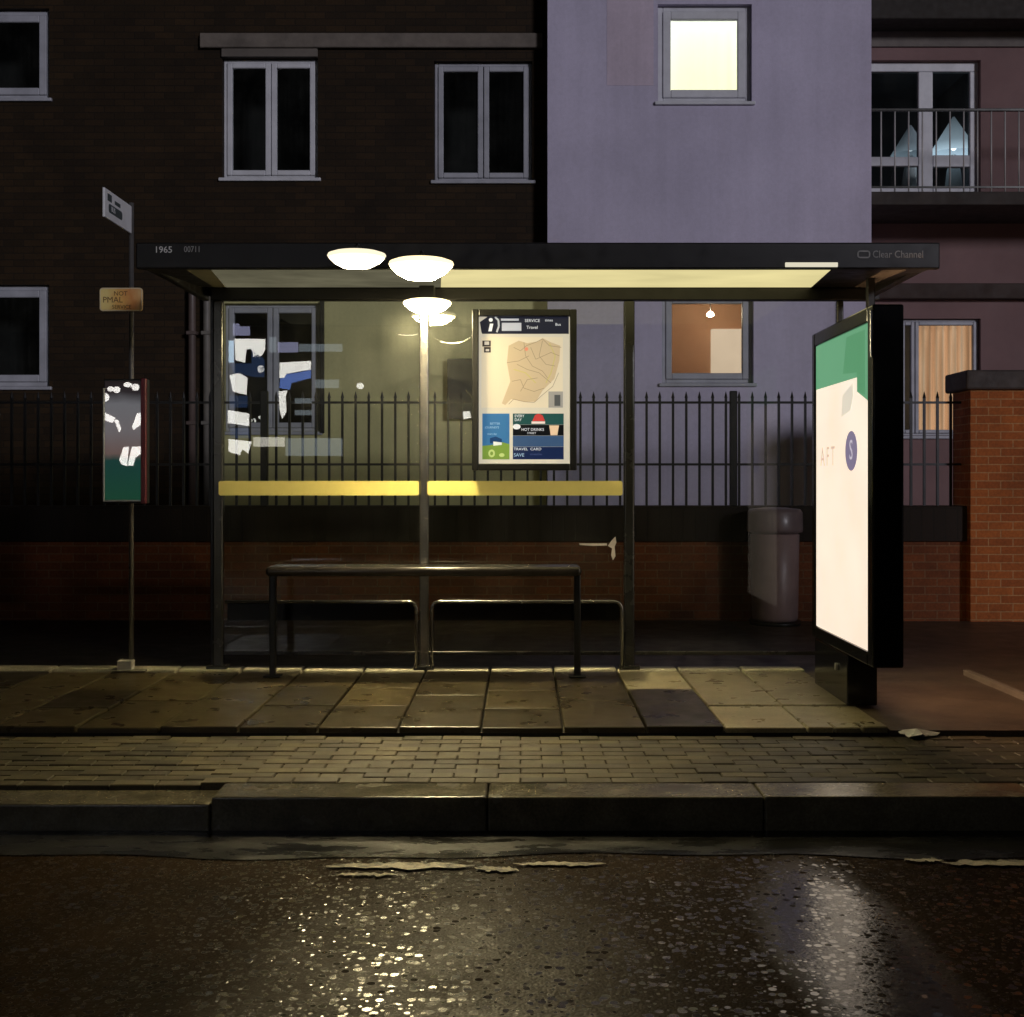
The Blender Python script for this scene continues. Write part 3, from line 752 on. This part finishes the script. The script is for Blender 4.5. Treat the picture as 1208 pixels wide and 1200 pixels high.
# sticker on the lower glass
b = NB(); q = lambda px, py: (sx(px), Z(py, GYY))  # small pale shape and thin line lying on the glass
flat(b, [q(717, 644), q(722, 637), q(726, 633), q(727, 640), q(725, 645), q(726, 656), q(723, 661), q(721, 655), q(722, 647)], (0, GYY-.0055, 0), FX, FZ, .001)
flat(b, [q(683, 641), q(716, 641), q(716, 643.5), q(700, 644), q(684, 643)], (0, GYY-.0055, 0), FX, FZ, .001)
tag(obj('mark', b, paint('mark_pale', (.75, .66, .62), .7, .1, 20), None, origin=(sx(720), GYY, Z(640, GYY))), 'small pale sticker on the lower glass right of the bench', 'mark')

# ------------------------------------------------------------------ bench
BYN = 8.12
bench = thing('bench', 'long dark tubular perch bench under the bus shelter', 'bench', (X(500, BYN), BYN, 0))
bx0, bx1 = X(322, BYN), X(681, BYN); bz = Z(672, BYN)
b = NB(); box(b, bx0-.022, bx1+.022, BYN-.15, BYN+.15, bz-.035, bz+.028, .028, 4)
obj('seat', b, paint('bench_paint', (.035, .030, .027), .22, .3, 6, metal=.2, bump=.03), bench, smooth=True)
for xx in (bx0, bx1):
    b = NB(); box(b, xx-.022, xx+.022, BYN-.022, BYN+.022, 0, bz-.034, .008, 2)
    lg = obj('leg', b, M['black_metal'], bench)
    b = NB(); box(b, xx-.055, xx+.055, BYN-.055, BYN+.055, .004, .014, .003, 1); obj('foot_plate', b, M['black_metal'], lg)

# ------------------------------------------------------------------ information board on the glass
IY = GYY-.06
ib = thing('information_board', 'backlit map and timetable board in black frame on the middle glass', 'notice board', (X(618, IY), IY, Z(461, IY)))
ix0, ix1, iz0, iz1 = X(557, IY), X(680, IY), Z(555, IY), Z(366, IY)
px_ = lambda px, py: (X(px, IY), Z(py, IY))
b = NB(); fwd = .045
box(b, ix0, ix0+fwd, IY-.05, IY+.045, iz0, iz1, .006, 2); box(b, ix1-fwd, ix1, IY-.05, IY+.045, iz0, iz1, .006, 2)
box(b, ix0+fwd, ix1-fwd, IY-.05, IY+.045, iz0, iz0+fwd, .006, 2); box(b, ix0+fwd, ix1-fwd, IY-.05, IY+.045, iz1-fwd, iz1, .006, 2)
obj('frame', b, M['black_metal'], ib)
b = NB(); box(b, ix0+fwd, ix1-fwd, IY, IY+.04, iz0+fwd, iz1-fwd)
po = obj('poster', b, backlit('poster_white', lin(212, 203, 182), 1.0), ib)
POS = [0]
def gfx(name, polys, col, par, s=1.0, lvl=1, org=(0, IY, 0), xd=FX, yd=FZ):
    b = NB(); POS[0] += 1
    nn = Vector(xd).cross(Vector(yd))
    for pl in polys: flat(b, pl, Vector(org)+nn*(.0012*(lvl-1)), xd, yd, .0012)
    return obj(name, b, backlit('print_%d' % POS[0], lin(*col), s), par)
P = px_
def prect(a, c, e, g): return rect(*P(a, g), *P(e, c)) if False else [P(a, g), P(e, g), P(e, c), P(a, c)]
gfx('header_strip', [[P(569, 394), P(671, 394), P(671, 374), P(578, 372), P(566, 380), P(568, 392)]], (32, 34, 48), po)
gfx('info_symbol', [circ(*P(579, 377.5), .013), [P(576, 391), P(580, 391), P(582, 382), P(578, 382)]], (235, 235, 235), po, lvl=2)
b = NB(); ribbon(b, [P(584, 374), P(588, 378), P(588.5, 385), P(586, 392)], .012, (0, IY-.0012, 0), FX, FZ, .0012); obj('arrow_symbol', b, backlit('print_arrow', lin(190, 195, 200), .9), po)
gfx('header_box', [prect(592, 381, 615, 390.5), prect(591, 376, 612, 378.5)], (190, 192, 200), po, lvl=2)
wt = backlit('print_text', lin(230, 232, 236), 1.0)
def ptext(s, sz, px, py, par=po, mat=wt, lvl=2, sq=1): 
    x, z = P(px, py); return obj('lettering', text_bm(s, sz, (x, IY-.0012*(lvl-1), z), FX, FZ, .0012, squeeze=sq), mat, par)
ptext('SERVICE', .028, 619, 378.5); ptext('times', .024, 643, 378); ptext('Travel', .030, 621, 386.5); ptext('Bus', .026, 655, 383)
gfx('map_ground', [[P(568, 398), P(664, 398), P(664, 481), P(568, 481)]], (222, 208, 178), po)
gfx('map_area', [[P(600, 408), P(612, 402), P(622, 405), P(634, 403), P(640, 399), P(650, 404), P(661, 408), P(660, 425), P(654, 447), P(640, 461), P(632, 474), P(617, 474), P(603, 471), P(596, 478), P(592, 476), P(602, 450), P(598, 428)]], (200, 178, 142), po, lvl=2)
ln = backlit('print_line', lin(158, 136, 106), .85); ln2 = backlit('print_line_yellow', lin(205, 190, 120), .9)
b = NB()
for pts in ([(600, 477), (606, 471), (618, 474), (630, 475), (640, 466), (652, 456), (659, 440)], [(606, 410), (614, 414), (621, 408), (632, 404), (640, 400), (648, 408), (662, 410)],
            [(604, 450), (614, 448), (618, 458), (630, 462), (642, 458)], [(618, 404), (620, 420), (628, 432), (640, 438), (646, 446)], [(640, 402), (636, 420), (644, 430), (655, 432)], [(610, 430), (622, 436), (636, 440), (650, 452)], [(626, 410), (632, 424), (650, 416), (660, 420)], [(598, 428), (612, 426), (624, 420)], [(614, 462), (622, 448), (634, 446)]):
    ribbon(b, [P(*q) for q in pts], (.0030), (0, IY-.0026, 0), FX, FZ, .001)
obj('map_lines', b, ln, po)
for pts in ([(648, 405), (655, 420), (650, 440), (644, 452)], [(606, 436), (620, 440), (632, 452)]):
    b = NB(); ribbon(b, [P(*q) for q in pts], .007, (0, IY-.0024, 0), FX, FZ, .0006); obj('map_route', b, ln2, po)
gfx('map_marker', [circ(*P(621, 412), .012)], (222, 140, 110), po, lvl=4)
gfx('stop_symbol', [prect(569, 402, 579, 409)], (60, 52, 46), po, lvl=2); gfx('stop_symbol', [prect(571, 409.5, 579, 416)], (60, 52, 46), po, lvl=2)
gfx('stop_symbol', [prect(571.5, 403, 577, 407)], (200, 192, 180), po, lvl=3); gfx('stop_symbol', [prect(573, 412, 577, 414.5)], (200, 192, 180), po, lvl=3)
gfx('map_key', [prect(647, 462, 664, 481)], (160, 155, 145), po, lvl=3); gfx('map_key', [prect(654, 466, 661, 479)], (84, 86, 84), po, lvl=4)
gfx('blue_advert', [prect(569, 488, 601, 526)], (58, 112, 158), po); gfx('green_advert', [[P(569, 542), P(601, 542), P(601, 524), P(590, 521), P(580, 525), P(569, 526)]], (120, 150, 62), po, lvl=2)
gfx('advert_shape', [[P(578, 523), P(592, 523), P(592, 518), P(585, 515), P(578, 517)]], (28, 62, 104), po, lvl=3); gfx('advert_shape', [[P(582, 526), P(592, 525), P(592, 522), P(582, 521)]], (225, 230, 220), po, lvl=4)
gfx('advert_shape', [circ(*P(580, 535), .022, .026)], (190, 205, 130), po, lvl=3); gfx('advert_shape', [circ(*P(592, 537), .018, .013)], (190, 205, 130), po, lvl=3); gfx('advert_shape', [circ(*P(580, 535), .010, .013)], (120, 150, 62), po, lvl=4)
lt = backlit('print_blue_text', lin(170, 200, 225), .9)
ptext('BETTER', .020, 578, 500, mat=lt); ptext('JOURNEYS', .020, 572, 504.5, mat=lt); ptext('every day', .016, 575, 512, mat=lt)
gfx('dark_advert', [prect(605, 488, 665, 501)], (36, 78, 74), po); gfx('dark_advert', [prect(605, 501.2, 665, 514)], (14, 16, 18), po); gfx('dark_advert', [prect(605, 514.2, 665, 527)], (58, 84, 118), po); gfx('dark_advert', [prect(605, 527.2, 665, 542)], (24, 38, 74), po)
gfx('red_symbol', [[P(628, 497), P(643, 497), P(640, 490), P(635, 488), P(631, 490)]], (196, 66, 62), po, lvl=2); gfx('red_symbol', [prect(627, 497.3, 643, 500)], (235, 215, 205), po, lvl=2)
gfx('cup_symbol', [[P(649.5, 513.5), P(657.5, 513.5), P(659.5, 502), P(648, 502)]], (228, 196, 160), po, lvl=2); gfx('speech_symbol', [circ(*P(609.5, 503.5), .026, .018)], (225, 225, 225), po, lvl=2)
ptext('EVERY', .026, 607, 491, sq=.9); ptext('DAY', .026, 607, 495.5, sq=.9); ptext('HOT DRINKS', .027, 615, 507, sq=.95); ptext('STREET', .018, 622, 511.2)
ptext('TRAVEL  CARD', .025, 606, 530, sq=1.1); ptext('SAVE', .032, 606, 537, mat=lt); ptext('timetables', .02, 625, 536, mat=backlit('print_dim', lin(84, 96, 140), .8))

# ------------------------------------------------------------------ advertising panel
AX0 = 1.845; AN, AF = 6.58, 7.90
ad = thing('advertising_panel', 'double sided black poster panel with glowing cream poster at the shelter end', 'advertising panel', (AX0+.08, (AN+AF)/2, 0))
AX1 = AX0+.165
az_b, az_t = Z(744, AF)-.0, Z(403, AF)
zb, zt = .29, 2.20
b = NB(); fr = .075
box(b, AX0, AX1, AN-.03, AN+fr, zb, zt, .012, 3); box(b, AX0, AX1, AF-fr*.7, AF+.02, zb, zt, .012, 3)
box(b, AX0, AX1, AN+fr, AF-fr*.7, zb, zb+.075, .01, 2); box(b, AX0, AX1, AN+fr, AF-fr*.7, zt-.085, zt, .01, 2)
obj('frame', b, M['black_gloss'], ad)
b = NB(); box(b, AX0+.004, AX1+.012, AN+.50, AF-.04, .0, zb-.001, .008, 2); obj('plinth', b, M['black_gloss'], ad)
lk = NB(); t_ = bmesh.new(); bmesh.ops.create_cone(t_, segments=20, radius1=.022, radius2=.022, depth=.012, cap_ends=True)
bmesh.ops.rotate(t_, verts=t_.verts, cent=(0, 0, 0), matrix=Matrix.Rotation(R(90), 3, 'Y'))
for v in t_.verts: v.co += Vector((AX0-.002, AN+.72, .19))
merge(lk, t_); obj('lock', lk, M['grey_metal'], ad)
b = NB(); box(b, AX0-.012, AX0-.001, AN-.028, AN+.0, zt-.28, zt-.03, .004, 2); obj('corner_plate', b, M['steel'], ad)
y0, y1, z0p, z1p = AN+fr, AF-fr*.7, zb+.075, zt-.085
b = NB(); box(b, AX0+.012, AX0+.05, y0, y1, z0p, z1p); cream = lin(255, 237, 214)
cm = NT('poster_cream'); fcol = cm.mix(cm.ramp(cm.noise(cm.pos(), 1.6, 3), [(.3, 0), (.7, 1)]), lin(252, 228, 206), lin(255, 242, 222)); cm.bsdf((.25, .22, .2), .3, 0, .3, None, 0, fcol, .96)
pl = obj('poster', b, cm.m, ad)
b = NB(); box(b, AX1-.05, AX1-.012, y0, y1, z0p, z1p); pr_ = obj('poster', b, backlit('poster_peach', lin(250, 200, 152), 7), ad)
LX, LY = (0, -1, 0), (0, 0, 1)      # plane facing the left
O = (AX0+.0115, y1, z0p); W_, H_ = y1-y0, z1p-z0p
def lgfx(name, polys, col, s=1.0, lvl=1): return gfx(name, [[(u*W_, v*H_) for u, v in pl_] for pl_ in polys], col, pl, s, lvl, O, LX, LY)
lgfx('green_band', [[(.0, .845), (.80, .845), (.80, .80), (1.0, .76), (1.0, 1), (0, 1)]], (104, 168, 128))
lgfx('green_band', [[(.55, .87), (.80, .86), (.82, .80), (.93, .785), (.93, .985), (.62, .985)]], (88, 156, 112), lvl=2)
lgfx('pale_patch', [[(.52, .73), (.68, .745), (.73, .79), (.72, .83), (.54, .80)]], (234, 226, 210))
lgfx('logo', [circ(.70, .615, .105, .064)], (132, 122, 152), lvl=2)
b = text_bm('S', .16, Vector(O)+Vector((0, -W_*.70, H_*.615))+Vector((-.0026, 0, 0)), LX, LY, .001, 'CENTER'); obj('lettering', b, backlit('print_s', lin(205, 198, 212), 1), pl)
b = text_bm('A F T', .165, Vector(O)+Vector((0, -W_*.10, H_*.60))+Vector((-.001, 0, 0)), LX, LY, .001, 'LEFT', .92); obj('lettering', b, backlit('print_pale', lin(214, 194, 178), 1), pl)

# ------------------------------------------------------------------ bus stop pole
PX_, PY_ = X(155, 8.40), 8.40
bs = thing('bus_stop_pole', 'thin grey bus stop pole with white flag, orange plate and timetable case', 'bus stop', (PX_, PY_, 0))
b = NB(); tube(b, [(PX_, PY_, 0), (PX_, PY_, 3.14)], .016, 16); obj('pole', b, paint('pole_grey', (.22, .21, .20), .3, .2, 6, metal=.5, bump=.03), bs)
b = NB(); box(b, X(140, 8.36), X(157, 8.36), 8.32, 8.40, .0, Z(779, 8.36), .004, 1); obj('junction_box', b, paint('box_grey', (.40, .39, .36), .6, .2, 6), bs)
b = NB(); box(b, PX_-.10, PX_+.12, PY_-.09, PY_+.09, .002, .014, .003, 1); obj('base_plate', b, M['concrete'], bs)
# flag, edge-on to the street
fy0, fy1 = 7.84, 8.27
b = NB(); box(b, PX_-.008, PX_+.008, fy0, fy1+.11, 2.93, 3.115, .003, 1)
fl = obj('flag', b, paint('flag_white', (.85, .86, .86), .5, .08, 8, bump=.02), bs)
dkp = paint('flag_print', (.05, .07, .07), .5, .1, 9, bump=0)
b = NB(); o_ = (PX_+.0085, fy0, 2.93)
for pl_ in (rrect(.07, .045, .34, .10, .02), rect(.05, .115, .13, .16), rect(.19, .118, .30, .142)): flat(b, pl_, o_, (0, 1, 0), (0, 0, 1), .001)
obj('flag_symbol', b, dkp, fl)
b = text_bm('BUS', .045, (PX_+.0098, fy0+.12, 3.003), (0, 1, 0), (0, 0, 1), .0008); obj('lettering', b, bpy.data.materials['flag_white'], fl)
# orange plate
OY = PY_-.035
ox0, ox1, oz0, oz1 = X(117.5, OY), X(168, OY), Z(367, OY), Z(339.5, OY)
b = NB(); flat(b, rrect(ox0, oz0, ox1, oz1, .02), (0, OY+.012, 0), FX, FZ, .010)
ot = NT('orange_plate'); sp = ot.n.new('ShaderNodeSeparateXYZ'); ot.L(ot.pos(), sp.inputs[0])
ff = ot.math('ADD', ot.math('MULTIPLY', ot.math('SUBTRACT', sp.outputs[0], ox0), 1/(ox1-ox0)), ot.math('MULTIPLY', ot.math('SUBTRACT', ot.noise(ot.pos(), 14, 4), .5), .5))
ot.bsdf(ot.ramp(ff, [(.15, (.92, .74, .28)), (.45, (.85, .50, .14)), (.75, (.72, .30, .09)), (1, (.80, .52, .22))]), .4)
pl_o = obj('notice_plate', b, ot.m, bs)
b = NB(); q_ = rrect(ox0+.004, oz0+.004, ox1-.004, oz1-.004, .018); ribbon(b, q_+[q_[0]], .007, (0, OY+.002, 0), FX, FZ, .0015); obj('border', b, paint('plate_border', (.80, .68, .44), .5, .1, 9, bump=0), pl_o)
om = paint('plate_print', (.16, .07, .02), .6, .2, 9, bump=0)
for s_, sz, pxx, pyy in (('NOT', .042, 134, 346.5), ('PMAL', .055, 121, 354), ('SERVICE', .036, 132, 362.3)):
    obj('lettering', text_bm(s_, sz, (X(pxx, OY), OY+.002, Z(pyy, OY)), FX, FZ, .001), om, pl_o)
# timetable case
TY = 8.29
tx0, tx1, tz0, tz1 = X(121.5, TY), X(170, TY), Z(592, TY), Z(449, TY)
b = NB(); box(b, tx0, tx1+.012, TY+.02, TY+.085, tz0-.012, tz1+.012, .006, 2); tc = obj('timetable_case', b, M['black_metal'], bs)
b = NB(); box(b, tx1-.02, tx1+.014, TY-.012, TY+.02, tz0-.014, tz1+.014, .004, 1); obj('red_edge', b, paint('red_trim', (.11, .012, .02), .4, .15, 8), tc)
b = NB(); gw = .012
box(b, tx0, tx0+gw, TY-.008, TY+.02, tz0, tz1-.05, .003, 1); box(b, tx0+gw, tx1-.02, TY-.008, TY+.02, tz0, tz0+gw, .003, 1); obj('frame', b, M['grey_metal'], tc)
t = NT('timetable_print'); sp = t.n.new('ShaderNodeSeparateXYZ'); t.L(t.pos(), sp.inputs[0])
hz = t.math('ADD', t.math('MULTIPLY', t.math('SUBTRACT', sp.outputs[2], tz0), 1/(tz1-tz0)), t.math('MULTIPLY', t.math('SUBTRACT', t.noise(t.pos(), 9, 3), .5), .06))
ttc = t.ramp(hz, [(.0, (.025, .13, .07)), (.34, (.02, .10, .085)), (.40, (.30, .20, .18)), (.58, (.32, .29, .30)), (.80, (.30, .30, .32)), (.90, (.05, .04, .045)), (1, (.03, .02, .02))])
t.bsdf(ttc, .5, 0, .3, None, 0, ttc, .4)  # print given a faint glow in place of light falling on it
b = NB(); box(b, tx0+gw, tx1-.02, TY+.008, TY+.019, tz0+gw, tz1-.004); obj('poster', b, t.m, tc)
b = NB(); box(b, tx0+gw+.001, tx1-.021, TY-.002, TY+.003, tz0+gw+.001, tz1-.002); obj('glass_cover', b, M['case_glass'], tc)

# ------------------------------------------------------------------ bin
BNY = 11.28; bxx = X(914, BNY); bsc = BNY/F
lb = thing('litter_bin', 'dull mauve round litter bin with flared lid in front of the low brick wall', 'bin', (bxx, BNY, 0))
bm_ = paint('bin_paint', (.30, .21, .20), .38, .2, 4, bump=.05)
b = NB(); lathe(b, [(0, .02), (.195, .02), (.205, .05), (.218, .79), (.205, .80), (0, .80)], (bxx, BNY, 0), 40); obj('body', b, bm_, lb)
b = NB(); lathe(b, [(.19, .801), (.245, .815), (.250, .84), (.246, .99), (.225, 1.02), (.10, 1.035), (0, 1.037)], (bxx, BNY, 0), 40); obj('lid', b, paint('bin_lid', (.20, .15, .15), .35, .2, 4, bump=.05), lb)
b = NB(); lathe(b, [(.20, -.02), (.23, -.02), (.23, .018), (.20, .02)], (bxx, BNY, 0), 40); obj('base_ring', b, M['black_metal'], lb)
# ------------------------------------------------------------------ glint on the paving, built as a white lump
b = NB(); ly_ = 6.43; lx_ = X(1081, ly_)
m = 26; pv = []
for k in range(m):
    a = 2*math.pi*k/m; rr_ = .075*(1+.35*math.sin(3*a+1)+.2*random.random())
    pv.append((lx_+rr_*math.cos(a)*1.1, ly_+rr_*math.sin(a)*.8, BLK+.012+.018*random.random()))
cv = b.verts.new((lx_, ly_, BLK+.045)); vs = [b.verts.new(q) for q in pv]; cb_ = b.verts.new((lx_, ly_, BLK+.004))
for k in range(m): b.faces.new((cv, vs[k], vs[(k+1) % m])); b.faces.new((cb_, vs[(k+1) % m], vs[k]))
tag(obj('ground_glint', b, paint('glint_white', (.82, .80, .76), .7, .08, 20), None, origin=(lx_, ly_, BLK)), 'small white lump standing for a glint on the paving beside the poster panel', 'glint')

# ------------------------------------------------------------------ shop over the road (seen only as reflections in the glass)
SY = -6.0; D2 = 2*GYY-SY
def q2(px, py): return ((px-CX)/F*D2, EYE+(CY-py)/F*D2)
def q3(px, py): d = 2*TY-SY; return ((px-CX)/F*d, EYE+(CY-py)/F*d)
shop = thing('shop', 'long dark shop row across the road whose lit windows mirror in the glass', 'shop', (-5, SY, 0))
b = NB(); box(b, -26, 14.2, SY-.4, SY, -.5, 5.35); obj('wall', b, M['brick_dark'], shop)  # height and right end of this unseen row shaped to shade the street
EW = glow('shop_white', (1.0, .96, .90), 9.5); EB = glow('shop_blue', (.16, .28, .80), 5.0); EL = glow('shop_lilac', (.55, .55, .85), 3.2); ES = glow('shop_pale', (.62, .72, .80), 1.7); EN = glow('shop_navy', (.05, .10, .25), 2.2)
RX = (-1, 0, 0)
def lit(name, polys, mat, fn, y=0.0):
    b = NB()
    for pl_ in polys:
        pts = [fn(*p_) for p_ in pl_]
        flat(b, [(-x, z) for x, z in pts], (0, SY+.002+y, 0), RX, FZ, .02)
    return obj(name, b, mat, shop)
pr2 = lambda a, c, e, g: [(a, c), (e, c), (e, g), (a, g)]
lit('lit_window', [[(277, 400), (313, 400), (313, 413), (306, 423), (299, 421), (297, 412), (291, 412), (289, 428), (278, 425)]], EW, q2)
lit('lit_window', [pr2(270, 402, 276, 428)], glow('shop_ice', (.6, .8, 1), 7), q2)
lit('lit_window', [circ(308, 435.5, 4, 4.4)], EW, q2); lit('lit_window', [[(271, 443), (283, 440), (292, 446), (291, 466), (275, 462)]], EW, q2)
lit('lit_window', [[(269, 484), (294, 488), (294, 503), (269, 499)], [(270, 518), (297, 521), (293, 535), (286, 530), (283, 537), (270, 533)]], EW, q2)
lit('blue_sign', [[(272, 429), (297, 429), (297, 412.5), (312, 424), (312, 445), (300, 445), (276, 440)], pr2(271, 467, 292, 481), pr2(272, 505, 294, 517)], EN, q2)
lit('lit_window', [[(330, 428), (367, 426), (367, 436), (338, 441), (336, 446), (330, 446)]], EW, q2, .001)
lit('blue_sign', [[(338, 442), (367, 437), (367, 446), (344, 452), (342, 460), (330, 458), (331, 447)]], EB, q2)
lit('lit_window', [[(329, 462), (339, 461), (337, 468), (338, 486), (333, 494), (330, 484)]], EW, q2)
lit('lit_window', [pr2(318, 398, 326, 416)], ES, q2); lit('lilac_sign', [pr2(328, 404, 352, 416), pr2(275, 382, 295, 396)], EL, q2); lit('pale_sign', [pr2(299, 516, 336, 527)], glow('shop_cream', (.9, .85, .75), 5), q2); lit('pale_sign', [pr2(337, 517, 404, 538), pr2(372, 448, 400, 458), pr2(353, 406, 404, 415)], ES, q2)
lit('grey_sign', [pr2(348, 470, 368, 476), pr2(348, 484, 368, 490)], ES, q2)
lit('wall_lamp', [circ(425, 455.5, 4.2, 3.6)], EW, q2); lit('wall_lamp', [[(546, 486), (554, 485), (556, 493), (547, 495)]], EW, q2)
e_ = lambda cx, cy, rx, ry: circ(cx, cy, rx, ry, 16)
lit('festoon_lamp', [e_(131, 459, 4, 3), e_(138, 460, 4, 4), e_(151, 454, 5, 3), e_(160, 457, 4.5, 4), e_(124, 469, 5, 5)], EW, q3)
lit('lit_window', [[(118, 488), (122, 486), (136, 493), (133, 499), (118, 494)], [(135, 496), (139, 495), (143, 506), (141, 510)], [(162, 488), (168, 487), (168, 500), (158, 507), (156, 504)], [(146, 528), (152, 527), (150, 550), (144, 548), (141, 543)], [(156, 527), (168, 527), (168, 534), (160, 540), (157, 550), (151, 549)]], EW, q3)

# ------------------------------------------------------------------ light, sky, camera
w = bpy.data.worlds.new('World'); scene.world = w; w.use_nodes = True
nt = w.node_tree; bg = nt.nodes['Background']; sk = nt.nodes.new('ShaderNodeTexSky'); sk.sky_type = 'NISHITA'; sk.sun_disc = False
EL_, AZ_ = R(11), R(33)                       # low light from the street side, off to the right
sk.sun_elevation = R(-4); sk.sun_rotation = math.pi-AZ_
nt.links.new(sk.outputs[0], bg.inputs[0]); bg.inputs[1].default_value = .06
su = bpy.data.lights.new('sun', 'SUN'); su.energy = .92; su.angle = R(8); su.color = (.92, .89, 1.0)
so = bpy.data.objects.new('sun', su); COL.objects.link(so)
d = Vector((-math.sin(AZ_)*math.cos(EL_), math.cos(AZ_)*math.cos(EL_), -math.sin(EL_)))
so.rotation_euler = d.to_track_quat('-Z', 'Y').to_euler(); so.location = (6, -8, 8)

cam = bpy.data.cameras.new('camera'); co = bpy.data.objects.new('camera', cam); COL.objects.link(co)
co.location = (0, 0, EYE); co.rotation_euler = (R(90), 0, 0)
cam.sensor_fit = 'HORIZONTAL'; cam.sensor_width = 36; cam.lens = 36*F/1208
cam.shift_x = -(CX-604)/1208; cam.shift_y = -(600-CY)/1208
cam.clip_end = 2000; cam.clip_start = .05
scene.camera = co
scene.view_settings.view_transform = 'Standard'; scene.view_settings.look = 'None'
scene.view_settings.exposure = 0; scene.view_settings.gamma = 1
scene.render.engine = 'CYCLES'
try:
    scene.cycles.use_denoising = True; scene.cycles.max_bounces = 10; scene.cycles.transparent_max_bounces = 24
    scene.cycles.sample_clamp_indirect = 6; scene.cycles.caustics_reflective = False; scene.cycles.caustics_refractive = False
except Exception: pass
